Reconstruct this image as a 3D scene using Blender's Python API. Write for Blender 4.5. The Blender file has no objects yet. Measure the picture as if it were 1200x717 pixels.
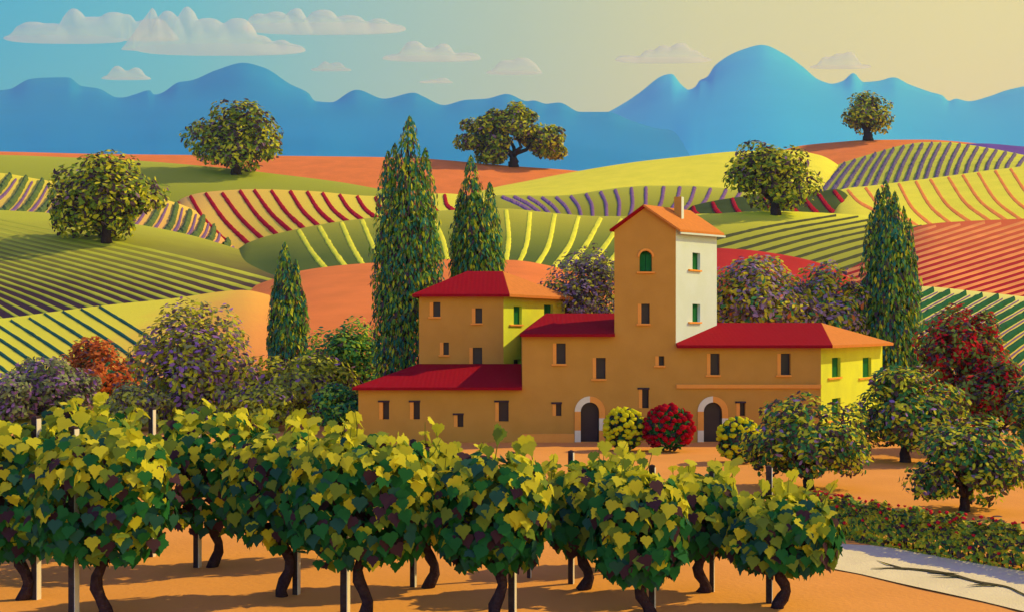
import bpy, bmesh, math, random
import numpy as np
from mathutils import Vector
from mathutils.bvhtree import BVHTree
from mathutils.geometry import tessellate_polygon

S = bpy.context.scene
COL = S.collection
R = math.radians

# ------------------------------------------------------------------ camera
F, HZ, CH = 1300.0, 385.0, 4.6          # focal length in photo pixels, eye-level row, eye height
cd = bpy.data.cameras.new('camera')
cam = bpy.data.objects.new('camera', cd)
COL.objects.link(cam)
cam.location = (0, 0, CH)
cam.rotation_euler = (R(90), 0, 0)
cd.sensor_width = 36.0
cd.lens = 36.0 * F / 1200.0
cd.shift_y = (HZ - 358.5) / 1200.0
cd.clip_start = 0.1
cd.clip_end = 30000
S.camera = cam

# ------------------------------------------------------------------ world, sun, exposure
SUN_EL, SUN_AZ = 38.0, 20.0             # light comes from the right, a little behind the house
world = bpy.data.worlds.new('World')
S.world = world
world.use_nodes = True
wn, wl = world.node_tree.nodes, world.node_tree.links
wn.clear()
out = wn.new('ShaderNodeOutputWorld')
bg_sky = wn.new('ShaderNodeBackground')
bg_air = wn.new('ShaderNodeBackground')
addsh = wn.new('ShaderNodeAddShader')
sky = wn.new('ShaderNodeTexSky')
sky.sky_type = 'NISHITA'
sky.sun_disc = False
sky.sun_elevation = R(SUN_EL)
sky.sun_rotation = R(90 - SUN_AZ)
wl.new(sky.outputs[0], bg_sky.inputs[0])
bg_sky.inputs[1].default_value = 0.0075
tc = wn.new('ShaderNodeTexCoord')
sep = wn.new('ShaderNodeSeparateXYZ')
wl.new(tc.outputs['Generated'], sep.inputs[0])
mr = wn.new('ShaderNodeMapRange')
mr.inputs['From Min'].default_value = -0.6
mr.inputs['From Max'].default_value = 0.6
wl.new(sep.outputs['X'], mr.inputs['Value'])
ramp = wn.new('ShaderNodeValToRGB')
cr = ramp.color_ramp
stops = [(0.0, (.04, .34, .60)), (.15, (.005, .43, .75)), (.27, (.09, .53, .70)), (.37, (.27, .57, .60)),
         (.50, (.46, .62, .47)), (.64, (.72, .74, .34)), (.80, (.86, .82, .30)), (1.0, (.90, .83, .27))]
while len(cr.elements) < len(stops):
    cr.elements.new(0.5)
for e, (p, c) in zip(cr.elements, stops):
    e.position = p
    e.color = (*c, 1)
wl.new(mr.outputs[0], ramp.inputs[0])
zr = wn.new('ShaderNodeMapRange')
zr.interpolation_type = 'SMOOTHSTEP'
zr.inputs['From Min'].default_value = 0.33
zr.inputs['From Max'].default_value = 0.62
wl.new(sep.outputs['Z'], zr.inputs['Value'])
zen = wn.new('ShaderNodeMix')
zen.data_type = 'RGBA'
wl.new(zr.outputs[0], zen.inputs[0])
wl.new(ramp.outputs[0], zen.inputs[6])
zen.inputs[7].default_value = (.16, .095, .68, 1)  # unseen violet zenith, shaped to tint the shadows
wl.new(zen.outputs[2], bg_air.inputs[0])
ym = wn.new('ShaderNodeMapRange')
ym.interpolation_type = 'SMOOTHSTEP'
ym.inputs['From Min'].default_value = 0.3
ym.inputs['From Max'].default_value = -0.7
ym.inputs['To Min'].default_value = 0.95
ym.inputs['To Max'].default_value = 1.45  # unseen sky behind the camera brightened as fill for facade and foliage
wl.new(sep.outputs['Y'], ym.inputs['Value'])
wl.new(ym.outputs[0], bg_air.inputs[1])
wl.new(bg_sky.outputs[0], addsh.inputs[0])
wl.new(bg_air.outputs[0], addsh.inputs[1])
wl.new(addsh.outputs[0], out.inputs[0])

sun_dir = Vector((math.cos(R(SUN_EL)) * math.cos(R(SUN_AZ)), math.cos(R(SUN_EL)) * math.sin(R(SUN_AZ)), math.sin(R(SUN_EL))))
sd = bpy.data.lights.new('sun', 'SUN')
sd.energy = 4.3
sd.angle = R(0.5)
sd.color = (1.0, .80, .30)
sun = bpy.data.objects.new('sun', sd)
COL.objects.link(sun)
sun.rotation_euler = sun_dir.to_track_quat('Z', 'Y').to_euler()
sun.location = (60, 10, 80)

S.view_settings.view_transform = 'Standard'
S.view_settings.look = 'None'
S.view_settings.exposure = 0.0
S.view_settings.gamma = 1.0
S.view_settings.use_curve_mapping = False
S.render.engine = 'CYCLES'
S.cycles.use_denoising = True
S.cycles.max_bounces = 5
S.cycles.diffuse_bounces = 3
S.cycles.transparent_max_bounces = 6
S.cycles.volume_bounces = 0

# light level of a sunlit level surface; base colours are photo colours divided by it
LIT = (0.93, 0.75, 0.56)
SHD = (0.53, 0.36, 0.37)


def lin(h):
    v = [int(h[i:i + 2], 16) / 255 for i in (0, 2, 4)]
    return [c / 12.92 if c <= .04045 else ((c + .055) / 1.055) ** 2.4 for c in v]


def alb(h, by=LIT, k=1.0):
    return tuple(max(.004, min(.9, k * a / b)) for a, b in zip(lin(h), by))


# ------------------------------------------------------------------ helpers
def px2(px, py, Y):
    return np.array([(px - 600) / F * Y, Y, CH + (HZ - py) / F * Y])


def pX(px, Y):
    return (px - 600) / F * Y


def pZ(py, Y):
    return CH + (HZ - py) / F * Y


def gz(Y):
    return -0.0161 * (Y - 18) if Y > 18 else 0.0


def ground_at(px, py):
    Y = 5603 / (py - 405.9) if py < 717 else 1300 * CH / (py - 385)
    if Y < 18:
        Y = 1300 * CH / (py - 385)
    return pX(px, Y), Y, gz(Y)


def world_loc(o):
    v = Vector((0, 0, 0))
    while o is not None:
        v += o.location
        o = o.parent
    return v


def tag(o, label=None, cat=None, group=None, kind=None):
    if label: o['label'] = label
    if cat: o['category'] = cat
    if group: o['group'] = group
    if kind: o['kind'] = kind
    return o


def mesh_obj(name, verts, faces, mats, parent=None, mi=None, smooth=False):
    me = bpy.data.meshes.new(name)
    me.from_pydata([tuple(v) for v in verts], [], [tuple(int(i) for i in f) for f in faces])
    for m in (mats if isinstance(mats, (list, tuple)) else [mats]):
        me.materials.append(m)
    if mi is not None:
        me.polygons.foreach_set('material_index', np.asarray(mi, dtype=np.int32))
    if smooth:
        me.polygons.foreach_set('use_smooth', [True] * len(me.polygons))
    me.update()
    o = bpy.data.objects.new(name, me)
    COL.objects.link(o)
    if parent is not None:
        o.parent = parent
        o.location = -world_loc(parent)
    return o


def empty(name, loc):
    o = bpy.data.objects.new(name, None)
    COL.objects.link(o)
    o.location = loc
    return o


class MB:
    """Collects faces (world coordinates) for one mesh object."""
    def __init__(s):
        s.v, s.f, s.m = [], [], []

    def face(s, pts, m=0):
        b = len(s.v)
        s.v += [tuple(p) for p in pts]
        s.f.append(tuple(range(b, b + len(pts))))
        s.m.append(m)

    def prism(s, pts, d, m=0):
        """polygon extruded by vector d"""
        pts = [np.array(p, float) for p in pts]
        d = np.array(d, float)
        n = len(pts)
        b = len(s.v)
        s.v += [tuple(p) for p in pts] + [tuple(p + d) for p in pts]
        s.f.append(tuple(range(b, b + n)))
        s.f.append(tuple(range(b + 2 * n - 1, b + n - 1, -1)))
        s.m += [m, m]
        for i in range(n):
            j = (i + 1) % n
            s.f.append((b + i, b + n + i, b + n + j, b + j))
            s.m.append(m)

    def box(s, a, b, m=0):
        (x0, y0, z0), (x1, y1, z1) = a, b
        s.prism([(x0, y0, z0), (x1, y0, z0), (x1, y1, z0), (x0, y1, z0)], (0, 0, z1 - z0), m)

    def tube(s, pts, rad, n=8, m=0):
        pts = [np.array(p, float) for p in pts]
        rad = rad if hasattr(rad, '__len__') else [rad] * len(pts)
        rings = []
        for i, p in enumerate(pts):
            t = pts[min(i + 1, len(pts) - 1)] - pts[max(i - 1, 0)]
            t = t / (np.linalg.norm(t) + 1e-9)
            a = np.cross(t, [0, 1, 0.01]); a /= np.linalg.norm(a) + 1e-9
            c = np.cross(t, a)
            rings.append(len(s.v))
            for k in range(n):
                th = 2 * math.pi * k / n
                s.v.append(tuple(p + rad[i] * (math.cos(th) * a + math.sin(th) * c)))
        for i in range(len(pts) - 1):
            for k in range(n):
                l = (k + 1) % n
                s.f.append((rings[i] + k, rings[i] + l, rings[i + 1] + l, rings[i + 1] + k)); s.m.append(m)
        s.f.append(tuple(rings[0] + k for k in range(n))); s.m.append(m)
        s.f.append(tuple(rings[-1] + n - 1 - k for k in range(n))); s.m.append(m)

    def build(s, name, mats, parent=None, smooth=False, recalc=True):
        o = mesh_obj(name, s.v, s.f, mats, parent, s.m, smooth)
        if recalc:
            bm = bmesh.new()
            bm.from_mesh(o.data)
            bmesh.ops.remove_doubles(bm, verts=bm.verts, dist=1e-4) if smooth else None
            bmesh.ops.recalc_face_normals(bm, faces=bm.faces)
            bm.to_mesh(o.data)
            bm.free()
        return o


def pchip(x, xs, ys):
    xs, ys = np.asarray(xs, float), np.asarray(ys, float)
    if len(xs) == 2:
        return np.interp(x, xs, ys)
    h = np.diff(xs); d = np.diff(ys) / h
    m = np.zeros_like(xs)
    m[0], m[-1] = d[0], d[-1]
    for i in range(1, len(xs) - 1):
        if d[i - 1] * d[i] > 0:
            w1, w2 = 2 * h[i] + h[i - 1], h[i] + 2 * h[i - 1]
            m[i] = (w1 + w2) / (w1 / d[i - 1] + w2 / d[i])
    x = np.clip(x, xs[0], xs[-1])
    k = np.clip(np.searchsorted(xs, x) - 1, 0, len(xs) - 2)
    t = (x - xs[k]) / h[k]
    return ((1 + 2 * t) * (1 - t) ** 2 * ys[k] + t * (1 - t) ** 2 * h[k] * m[k] + t * t * (3 - 2 * t) * ys[k + 1] + t * t * (t - 1) * h[k] * m[k + 1])


# ------------------------------------------------------------------ materials
def nodes_of(name):
    m = bpy.data.materials.new(name)
    m.use_nodes = True
    nt = m.node_tree
    b = nt.nodes['Principled BSDF']
    return m, nt, b


def noise_mat(name, c1, c2=None, scale=3.0, rough=.9, bump=0.0, bscale=None, mixw=1.0, spec=.03, trans=0.0):
    """base colour wandering between c1 and c2 by object-space noise, with optional bump"""
    m, nt, b = nodes_of(name)
    L = nt.links
    c2 = c2 or tuple(min(1, x * 1.12) for x in c1)
    tcn = nt.nodes.new('ShaderNodeTexCoord')
    nz = nt.nodes.new('ShaderNodeTexNoise')
    nz.inputs['Scale'].default_value = scale
    nz.inputs['Detail'].default_value = 4
    L.new(tcn.outputs['Object'], nz.inputs['Vector'])
    rp = nt.nodes.new('ShaderNodeValToRGB')
    rp.color_ramp.elements[0].position = .35
    rp.color_ramp.elements[1].position = .65
    rp.color_ramp.elements[0].color = (*c1, 1)
    rp.color_ramp.elements[1].color = (*c2, 1)
    L.new(nz.outputs['Fac'], rp.inputs[0])
    L.new(rp.outputs[0], b.inputs['Base Color'])
    b.inputs['Roughness'].default_value = rough
    b.inputs['Specular IOR Level'].default_value = spec
    if bump:
        n2 = nt.nodes.new('ShaderNodeTexNoise')
        n2.inputs['Scale'].default_value = bscale or scale * 5
        n2.inputs['Detail'].default_value = 5
        L.new(tcn.outputs['Object'], n2.inputs['Vector'])
        bp = nt.nodes.new('ShaderNodeBump')
        bp.inputs['Strength'].default_value = bump
        bp.inputs['Distance'].default_value = .05
        L.new(n2.outputs['Fac'], bp.inputs['Height'])
        L.new(bp.outputs[0], b.inputs['Normal'])
    if trans:
        add_trans(nt, b, rp.outputs[0], trans)
    return m


def add_trans(nt, b, colsock, f):
    tr = nt.nodes.new('ShaderNodeBsdfTranslucent')
    mx = nt.nodes.new('ShaderNodeMixShader')
    mx.inputs[0].default_value = f
    nt.links.new(colsock, tr.inputs['Color'])
    nt.links.new(b.outputs[0], mx.inputs[1])
    nt.links.new(tr.outputs[0], mx.inputs[2])
    nt.links.new(mx.outputs[0], nt.nodes['Material Output'].inputs['Surface'])


LEAFM = {}


def leaf_mat(h, k=1.0, trans=.35):
    """leaf colour from the photograph's leaf colour"""
    key = (h, k, trans)
    if key not in LEAFM:
        c = [max(.010, k * 1.75 * x * q) for x, q in zip(lin(h), (.98, 1.16, .95))]
        c = tuple(x * min(1, .68 / max(c)) for x in c)
        LEAFM[key] = noise_mat('leaf_' + h, c, tuple(x * 1.18 for x in c), scale=2.2, rough=.7, trans=trans, spec=.06)
    return LEAFM[key]


def band_mat(name, stops, axis, lo, hi, scale=.25, wob=.06, rough=.95, bump=.25):
    """crop colour that changes across the field from one end (lo) to the other (hi) of an axis, broken by noise"""
    m, nt, b = nodes_of(name)
    L = nt.links
    g = nt.nodes.new('ShaderNodeNewGeometry')
    sp = nt.nodes.new('ShaderNodeSeparateXYZ')
    L.new(g.outputs['Position'], sp.inputs[0])
    r = nt.nodes.new('ShaderNodeMapRange')
    r.inputs['From Min'].default_value = lo
    r.inputs['From Max'].default_value = hi
    L.new(sp.outputs[axis], r.inputs['Value'])
    nz = nt.nodes.new('ShaderNodeTexNoise')
    nz.inputs['Scale'].default_value = scale
    nz.inputs['Detail'].default_value = 6
    L.new(g.outputs['Position'], nz.inputs['Vector'])
    ma = nt.nodes.new('ShaderNodeMath'); ma.operation = 'MULTIPLY_ADD'
    ma.inputs[1].default_value = wob * 2
    ma.inputs[2].default_value = -wob
    L.new(nz.outputs['Fac'], ma.inputs[0])
    ad = nt.nodes.new('ShaderNodeMath'); ad.operation = 'ADD'
    L.new(r.outputs[0], ad.inputs[0]); L.new(ma.outputs[0], ad.inputs[1])
    rp = nt.nodes.new('ShaderNodeValToRGB')
    while len(rp.color_ramp.elements) < len(stops):
        rp.color_ramp.elements.new(.5)
    for e, (p, c) in zip(rp.color_ramp.elements, stops):
        e.position = p; e.color = (*c, 1)
    L.new(ad.outputs[0], rp.inputs[0])
    L.new(rp.outputs[0], b.inputs['Base Color'])
    b.inputs['Roughness'].default_value = rough
    b.inputs['Specular IOR Level'].default_value = .03
    n2 = nt.nodes.new('ShaderNodeTexNoise')
    n2.inputs['Scale'].default_value = 2.5
    n2.inputs['Detail'].default_value = 4
    L.new(g.outputs['Position'], n2.inputs['Vector'])
    bp = nt.nodes.new('ShaderNodeBump')
    bp.inputs['Strength'].default_value = bump
    bp.inputs['Distance'].default_value = .15
    L.new(n2.outputs['Fac'], bp.inputs['Height'])
    L.new(bp.outputs[0], b.inputs['Normal'])
    return m


def field_mat(name, h, k=1.0, var=.1, scale=.25):
    c = alb(h, k=k)
    return noise_mat(name, tuple(x * (1 - var) for x in c), tuple(min(.9, x * (1 + var)) for x in c), scale=scale, bump=.3, bscale=2.0)


# ------------------------------------------------------------------ ground
M_ground = noise_mat('orange_earth', (.73, .345, .07), (.79, .375, .078), scale=.5, bump=.3, bscale=9)
gv, gf = [], []
gxs = [-9000, -3000, -900, -300, -120] + list(np.linspace(-60, 60, 49)) + [120, 300, 900, 3000, 9000]
gys = [-400, -60] + list(np.linspace(-10, 80, 46)) + [150, 400, 1200, 3000, 9000]
rng = np.random.default_rng(3)
for y in gys:
    for x in gxs:
        z = gz(min(y, 75)) - (0.02 * max(0, y - 75) if y < 400 else 7)
        z += .05 * math.sin(x * .7 + y * .3) * math.sin(y * .45 - x * .21) * (1 if abs(x) < 60 and y < 46 else 0)
        gv.append((x, y, z))
nx = len(gxs)
for j in range(len(gys) - 1):
    for i in range(nx - 1):
        a = j * nx + i
        gf.append((a, a + 1, a + nx + 1, a + nx))
ground = mesh_obj('ground', gv, gf, M_ground, smooth=True)
tag(ground, 'orange bare earth under the vines and around the farmhouse', None, None, 'structure')
BV = {}


def bvh_of(o):
    me = o.data
    return BVHTree.FromPolygons([v.co for v in me.vertices], [p.vertices for p in me.polygons])


BV['ground'] = bvh_of(ground)


def drop(x, y):
    """height of the highest piece of land at x, y"""
    best = -1e9
    for t in BV.values():
        h = t.ray_cast(Vector((x, y, 400)), Vector((0, 0, -1)))
        if h[0] is not None:
            best = max(best, h[0].z)
    return best


def shoot(px, py, tree):
    d = Vector(((px - 600) / F, 1, (HZ - py) / F)).normalized()
    h = tree.ray_cast(Vector((0, 0, CH)), d)
    return None if h[0] is None else np.array(h[0])


def shoot_land(px, py):
    best, bd = None, 1e9
    for t in BV.values():
        p = shoot(px, py, t)
        if p is not None and p[1] < bd:
            best, bd = p, p[1]
    return best


# ------------------------------------------------------------------ hills (fields)
def hill(name, key, crest, bottom, Yb, Yc, mat, label, bulge=.22, back=30, nu=150):
    x0, x1 = crest[0][0], crest[-1][0]
    us = np.linspace(x0, x1, nu)
    cy = pchip(us, [c[0] for c in crest], [c[1] for c in crest])
    by = pchip(us, [c[0] for c in bottom], [c[1] for c in bottom])
    by = np.maximum(by, cy + 3)
    nv = 16
    verts, faces = [], []
    r = np.random.default_rng(len(name) * 7 + int(Yc))
    for i, u in enumerate(us):
        B = px2(u, by[i], Yb); C = px2(u, cy[i], Yc)
        for j in range(nv + 1):
            v = j / nv
            p = B + (C - B) * v
            p[2] += (C[2] - B[2]) * bulge * v * (1 - v)
            verts.append(p)
        verts.append(C + np.array([0, back * .25, -0.2]))
        verts.append(C + np.array([0, back, -back * .22]))
        verts.append(C + np.array([0, back * 2, -back * .8]))
    n = nv + 4
    for i in range(nu - 1):
        for j in range(n - 1):
            a = i * n + j
            faces.append((a, a + n, a + n + 1, a + 1))
    o = mesh_obj(name, verts, faces, mat, smooth=True)
    tag(o, label, None, None, 'structure')
    BV[key] = bvh_of(o)
    return o


def strips(name, key, lines, w, mats, label, height=.35, group=None, mi=None, taper=.0, seed=0, lumpy=.15):
    """Raised crop rows: each line is (polyline in photo pixels); its two edges are found on the hill itself."""
    tree = BV[key]
    r = np.random.default_rng(seed + 11)
    V, Fc, Mi = [], [], []
    for li, ln in enumerate(lines):
        ln = np.array(ln, float)
        t = np.linspace(0, 1, len(ln))
        ts = np.linspace(0, 1, 34)
        if len(ln) > 2:
            xs, ys = pchip(ts, t, ln[:, 0]), pchip(ts, t, ln[:, 1])
        else:
            xs, ys = np.interp(ts, t, ln[:, 0]), np.interp(ts, t, ln[:, 1])
        if isinstance(w, (tuple, list)):
            ws = np.interp(ts, [0, 1], w)
        else:
            ws = np.full(len(ts), float(w))
        prev = None
        for k in range(len(ts)):
            dx = xs[min(k + 1, 33)] - xs[max(k - 1, 0)]; dy = ys[min(k + 1, 33)] - ys[max(k - 1, 0)]
            q = math.hypot(dx, dy) + 1e-9
            nxp, nyp = -dy / q, dx / q
            ww = ws[k] * .5 * (1 + lumpy * .5 * r.normal())
            a = shoot(xs[k] - nxp * ww, ys[k] - nyp * ww, tree)
            b = shoot(xs[k] + nxp * ww, ys[k] + nyp * ww, tree)
            if a is None or b is None or np.linalg.norm(a - b) > 14:
                prev = None
                continue
            h = height * (1 + lumpy * r.normal())
            base = len(V)
            mid = (a + b) / 2
            V += [a - [0, 0, .05], a * .8 + b * .2 + [0, 0, h * .8], mid + [0, 0, h], a * .2 + b * .8 + [0, 0, h * .8], b - [0, 0, .05]]
            if prev is not None:
                for e in range(4):
                    Fc.append((prev + e, prev + e + 1, base + e + 1, base + e)); Mi.append(mi[li] if mi else 0)
            else:
                Fc.append((base, base + 1, base + 2, base + 3, base + 4)); Mi.append(mi[li] if mi else 0)
            prev = base
        if prev is not None:
            Fc.append((prev + 4, prev + 3, prev + 2, prev + 1, prev)); Mi.append(mi[li] if mi else 0)
    o = mesh_obj(name, V, Fc, mats, mi=Mi, smooth=False)
    tag(o, label, None, None, 'stuff')
    return o


def fan(n, b0, b1, t0, t1, bend=0, p=1.0):
    """n lines from points between t0..t1 to points between b0..b1, bowed sideways by bend pixels"""
    res = []
    for i in range(n):
        s = (i / max(1, n - 1)) ** p
        T = np.array(t0) + (np.array(t1) - np.array(t0)) * s
        B = np.array(b0) + (np.array(b1) - np.array(b0)) * s
        mid = (T + B) / 2 + np.array([bend, 0])
        res.append([tuple(T), tuple(mid), tuple(B)])
    return res


def bow(lines, k):
    return [[a, ((a[0] + b[0]) / 2 + k, (a[1] + b[1]) / 2), b] for a, b in lines]


Y_, OR, RED, PUR = 'dccf33', 'dd7632', 'a3121f', '6e4c78'
m_yellow = field_mat('yellow_stubble', Y_, k=1.14, var=.07)
m_orange = field_mat('orange_soil', OR, var=.06)
m_olive = band_mat('olive_pasture', [(0, alb('8b8a26')), (1, alb('a8a52f'))], 'Z', 28, 42)

# --- far hills
hill('hill', 'far_orange', [(-260, 174), (0, 178), (130, 181), (330, 183), (470, 185), (600, 195), (670, 200), (760, 212), (900, 240)],
     [(-260, 225), (440, 232), (600, 235), (900, 260)], 243, 285, m_orange, 'bare orange hill on the skyline behind the olive pasture')
hill('hill', 'far_orange_right', [(880, 188), (940, 171), (980, 167), (1017, 164.5), (1080, 164), (1140, 168), (1200, 178), (1420, 200)],
     [(880, 220), (1200, 215), (1420, 230)], 255, 300, m_orange, 'orange hilltop under the lone round tree on the right')
hill('hill', 'purple_right', [(1090, 180), (1125, 169.5), (1150, 168.5), (1200, 172), (1420, 182)], [(1090, 205), (1420, 212)], 256, 282,
     field_mat('lavender_ground', '6c4878'), 'purple lavender slope at the far right skyline', back=12)
hill('hill', 'olive_left', [(-260, 180), (0, 182), (60, 184), (150, 188), (260, 197), (330, 205), (400, 214), (440, 221), (520, 236), (600, 250)],
     [(-260, 240), (200, 262), (440, 262), (600, 275)], 201, 240, m_olive, 'smooth olive green pasture hill on the left')
hill('hill', 'yellow_mid', [(540, 232), (575, 221), (620, 212), (650, 206), (700, 197), (750, 189.5), (800, 184), (860, 178), (920, 176), (960, 182), (1010, 215)],
     [(540, 255), (700, 248), (860, 250), (1010, 260)], 203, 248, m_yellow, 'plain bright yellow hill above the purple rows')
hill('hill', 'row_right', [(935, 232), (960, 206), (985, 192), (1000, 187), (1030, 178), (1060, 170), (1085, 167), (1110, 167), (1135, 170), (1160, 174), (1200, 182), (1420, 225)],
     [(935, 250), (1000, 240), (1100, 225), (1200, 212), (1420, 250)], 198, 250, field_mat('lime_stubble', 'c4bd34'), 'lime yellow hill striped with mauve rows on the right')
# --- middle hills
hill('hill', 'purple_rows', [(560, 240), (585, 229), (610, 229), (640, 230), (670, 228.5), (700, 224), (730, 220), (760, 218), (800, 218), (850, 221), (900, 228), (1000, 245)],
     [(560, 262), (650, 265), (760, 270), (1000, 275)], 168, 200, band_mat('olive_purple_ground', [(0, alb('8c8726')), (1, alb('b3ab32'))], 'Z', 23, 30),
     'olive hill with curved purple rows behind the tower')
hill('hill', 'yellow_orange', [(955, 270), (975, 232), (985, 222.5), (1020, 218), (1060, 213), (1100, 208), (1150, 201), (1200, 195), (1420, 160)],
     [(955, 285), (1010, 268), (1090, 275), (1200, 270), (1420, 265)], 152, 195, m_yellow, 'yellow hill with curved orange rows on the right')
hill('hill', 'dark_red', [(770, 262), (800, 245.5), (815, 240.5), (860, 232), (900, 228), (960, 224.5), (980, 222), (990, 226), (1000, 238), (1013, 253), (1030, 275)],
     [(770, 280), (900, 265), (1030, 285)], 163, 182, field_mat('dark_green_ground', '46501f'), 'dark green band of hill with red rows behind the round tree', back=12)
hill('hill', 'red_left', [(190, 262), (205, 239), (220, 230), (245, 225), (300, 222), (360, 224), (440, 230), (520, 227), (590, 239), (640, 256)],
     [(190, 285), (270, 300), (350, 283), (440, 270), (590, 262), (640, 275)], 168, 199,
     band_mat('yellow_orange_ground', [(0, alb('e0a24a')), (.45, alb('dfb63c')), (1, alb('dccb36'))], 'X', -62, -14), 'yellow hill with dark red rows left of the cypresses')
hill('hill', 'green_left', [(-260, 190), (0, 203), (50, 211), (120, 220), (200, 236), (235, 250), (270, 275), (290, 300)],
     [(-260, 255), (0, 262), (60, 264), (190, 284), (270, 296), (290, 312)], 164, 186, band_mat('straw_ground', [(0, alb('e39a4c')), (1, alb('dcc637'))], 'Z', 17, 30),
     'straw coloured slope with bushy green rows at the far left', back=12)
hill('hill', 'stripe_mid', [(270, 300), (290, 285), (345, 269.5), (390, 261), (440, 255), (520, 247), (590, 244.5), (640, 249), (700, 253.5), (760, 254), (800, 262), (830, 280)],
     [(270, 335), (300, 345), (350, 330), (440, 320), (600, 316), (700, 320), (830, 320)], 124, 162,
     band_mat('olive_stripe_ground', [(0, alb('5b6626')), (.35, alb('7f8128')), (.75, alb('a39a2b')), (1, alb('b0a52f'))], 'Z', 13, 21.5), 'long olive hill with yellow stripes behind the farmhouse')
hill('hill', 'olive_right', [(740, 262), (780, 252), (840, 250.5), (900, 247.5), (960, 249.5), (1010, 252.5), (1060, 258), (1090, 263), (1120, 275)],
     [(740, 320), (840, 315), (1010, 325), (1120, 330)], 126, 160,
     band_mat('yellow_olive_ground', [(0, alb('9a952c')), (.5, alb('aaa22d')), (.8, alb('c2b62f')), (1, alb('dccf33'))], 'Z', 13, 20.6), 'yellow green hill with straight dark rows right of the tower')
# --- near hills
hill('hill', 'red_orange', [(890, 345), (915, 332), (948, 317.5), (985, 303), (1013, 291.5), (1045, 278), (1073, 266.5), (1090, 262.5), (1140, 259), (1200, 256.5), (1420, 250)],
     [(890, 372), (1000, 360), (1080, 352), (1200, 362), (1420, 380)], 101, 150, band_mat('red_soil', [(0, alb('a01420')), (.35, alb('ab2823')), (1, alb('cf5f2e'))], 'Z', 9, 17.5),
     'red soil hill with orange rows on the right')
hill('hill', 'red_strip', [(740, 339), (790, 303), (815, 294), (840, 291), (870, 292.5), (900, 296), (962, 309), (1000, 330), (1030, 380)], [(740, 342), (800, 342), (1030, 385)], 103, 118,
     field_mat('red_strip_soil', 'b32d22'), 'low strip of plain red soil right of the tower', back=10)
hill('hill', 'olive_big', [(-260, 238), (0, 246.5), (60, 250), (150, 261.5), (220, 275), (300, 299), (345, 314), (375, 322), (400, 335)],
     [(-260, 405), (0, 392), (100, 376), (200, 364), (285, 357), (375, 340), (400, 350)], 108, 160,
     band_mat('dark_olive_ground', [(0, alb('3a2730')), (.25, alb('4a3429')), (.6, alb('837b2a')), (.85, alb('a8a12d')), (1, alb('b0aa2e'))], 'Z', 5.5, 20),
     'broad hill of olive rows over dark soil on the left')
hill('hill', 'orange_mid', [(240, 362), (285, 340), (320, 327), (350, 318), (400, 311), (440, 308), (520, 304), (600, 305), (660, 315), (720, 330), (900, 400)],
     [(240, 430), (440, 440), (900, 480)], 72, 120, m_orange, 'bare orange hill between the cypresses and the farmhouse roof')
hill('hill', 'yellow_left', [(-260, 385), (0, 373), (60, 365.5), (120, 358), (200, 350), (285, 340), (320, 347), (370, 364), (410, 382), (450, 405), (500, 440)],
     [(-260, 512), (0, 512), (400, 512), (500, 512)], 58, 105,
     band_mat('yellow_to_orange_field', [(0, alb('d9cd31')), (.5, alb('dcc634')), (.68, alb('e0a63c')), (1, alb('dc7c39'))], 'X', -48, -15), 'yellow field turning orange behind the flowering shrubs')
hill('hill', 'green_right', [(1020, 335), (1078, 335.5), (1140, 341), (1200, 347.5), (1420, 370)], [(1020, 500), (1200, 500), (1420, 520)], 57, 98,
     band_mat('yellow_purple_ground', [(0, alb('e0983c')), (.5, alb('dcb93a')), (1, alb('d8c85a'))], 'Z', 0, 7), 'yellow field with thick green rows behind the red shrub')

# --- rows
m_red = field_mat('red_crop', 'a3121f'); m_purple = noise_mat('lavender_crop', (.20, .115, .235), (.24, .14, .28), scale=1.0, bump=.4, bscale=3); m_yel = field_mat('yellow_crop', 'dfd533')
m_mauve = noise_mat('mauve_crop', alb('5d4a52'), alb('74606a'), scale=1.5)
m_green = noise_mat('hedge_row_green', alb('4d5a2b'), alb('5f6c31'), scale=1.2, bump=.6, bscale=3)
m_dgreen = noise_mat('dark_row_green', alb('1f5a2c'), alb('22492a'), scale=.8, bump=.6, bscale=3)
m_dolive = field_mat('dark_olive_crop', '504d26'); m_lolive = field_mat('light_olive_crop', 'a9a42d')
m_orow = field_mat('orange_crop', 'ea8034'); m_lorange = field_mat('light_orange_crop', 'e2883f')
m_tealrow = field_mat('teal_green_crop', '24503a')

tops = [(970, 200), (982, 193), (993, 188), (1004, 185), (1016, 181.5), (1027, 178.5), (1038, 175.5), (1048, 173), (1060, 170), (1071, 168), (1082, 167), (1093, 166.8), (1103, 166.8),
        (1114, 167.6), (1125, 168.6), (1135, 170), (1146, 172), (1157, 174), (1168, 175.6), (1179, 178), (1190, 180), (1202, 183)]
rows = []
for i, (x, y) in enumerate(tops):
    bx = x - 32 + 20 * i / 21
    rows.append([(x, y + .8), (x - 5 - (x - bx) * .35, y + (228 - i * .8 - y) * .5), (bx, 228 - i * .8)])
strips('crop_rows', 'row_right', rows, (3.6, 5.4), [m_mauve], 'narrow mauve crop rows standing up on the lime hill', height=.42, seed=1)
strips('crop_rows', 'purple_rows', bow([((a, b), (c, d)) for a, b, c, d in [
    (587, 231, 622, 248), (601, 230.5, 633, 250), (618, 231, 646, 253), (635, 232, 658, 255), (651, 231, 670, 256), (669, 230.5, 682, 257), (687, 228, 695, 258), (704, 225.5, 711, 258),
    (721, 223, 725, 257), (740, 221, 737, 257), (757, 220, 751, 255), (778, 219.5, 767, 252), (797, 219.5, 784, 250), (814, 220.5, 799, 250), (833, 221.5, 815, 248), (851, 223, 834, 245), (868, 225, 851, 242)]], 3),
    4.6, [m_purple], 'curved lavender purple rows on the olive hill', height=.22, seed=2)
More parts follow.
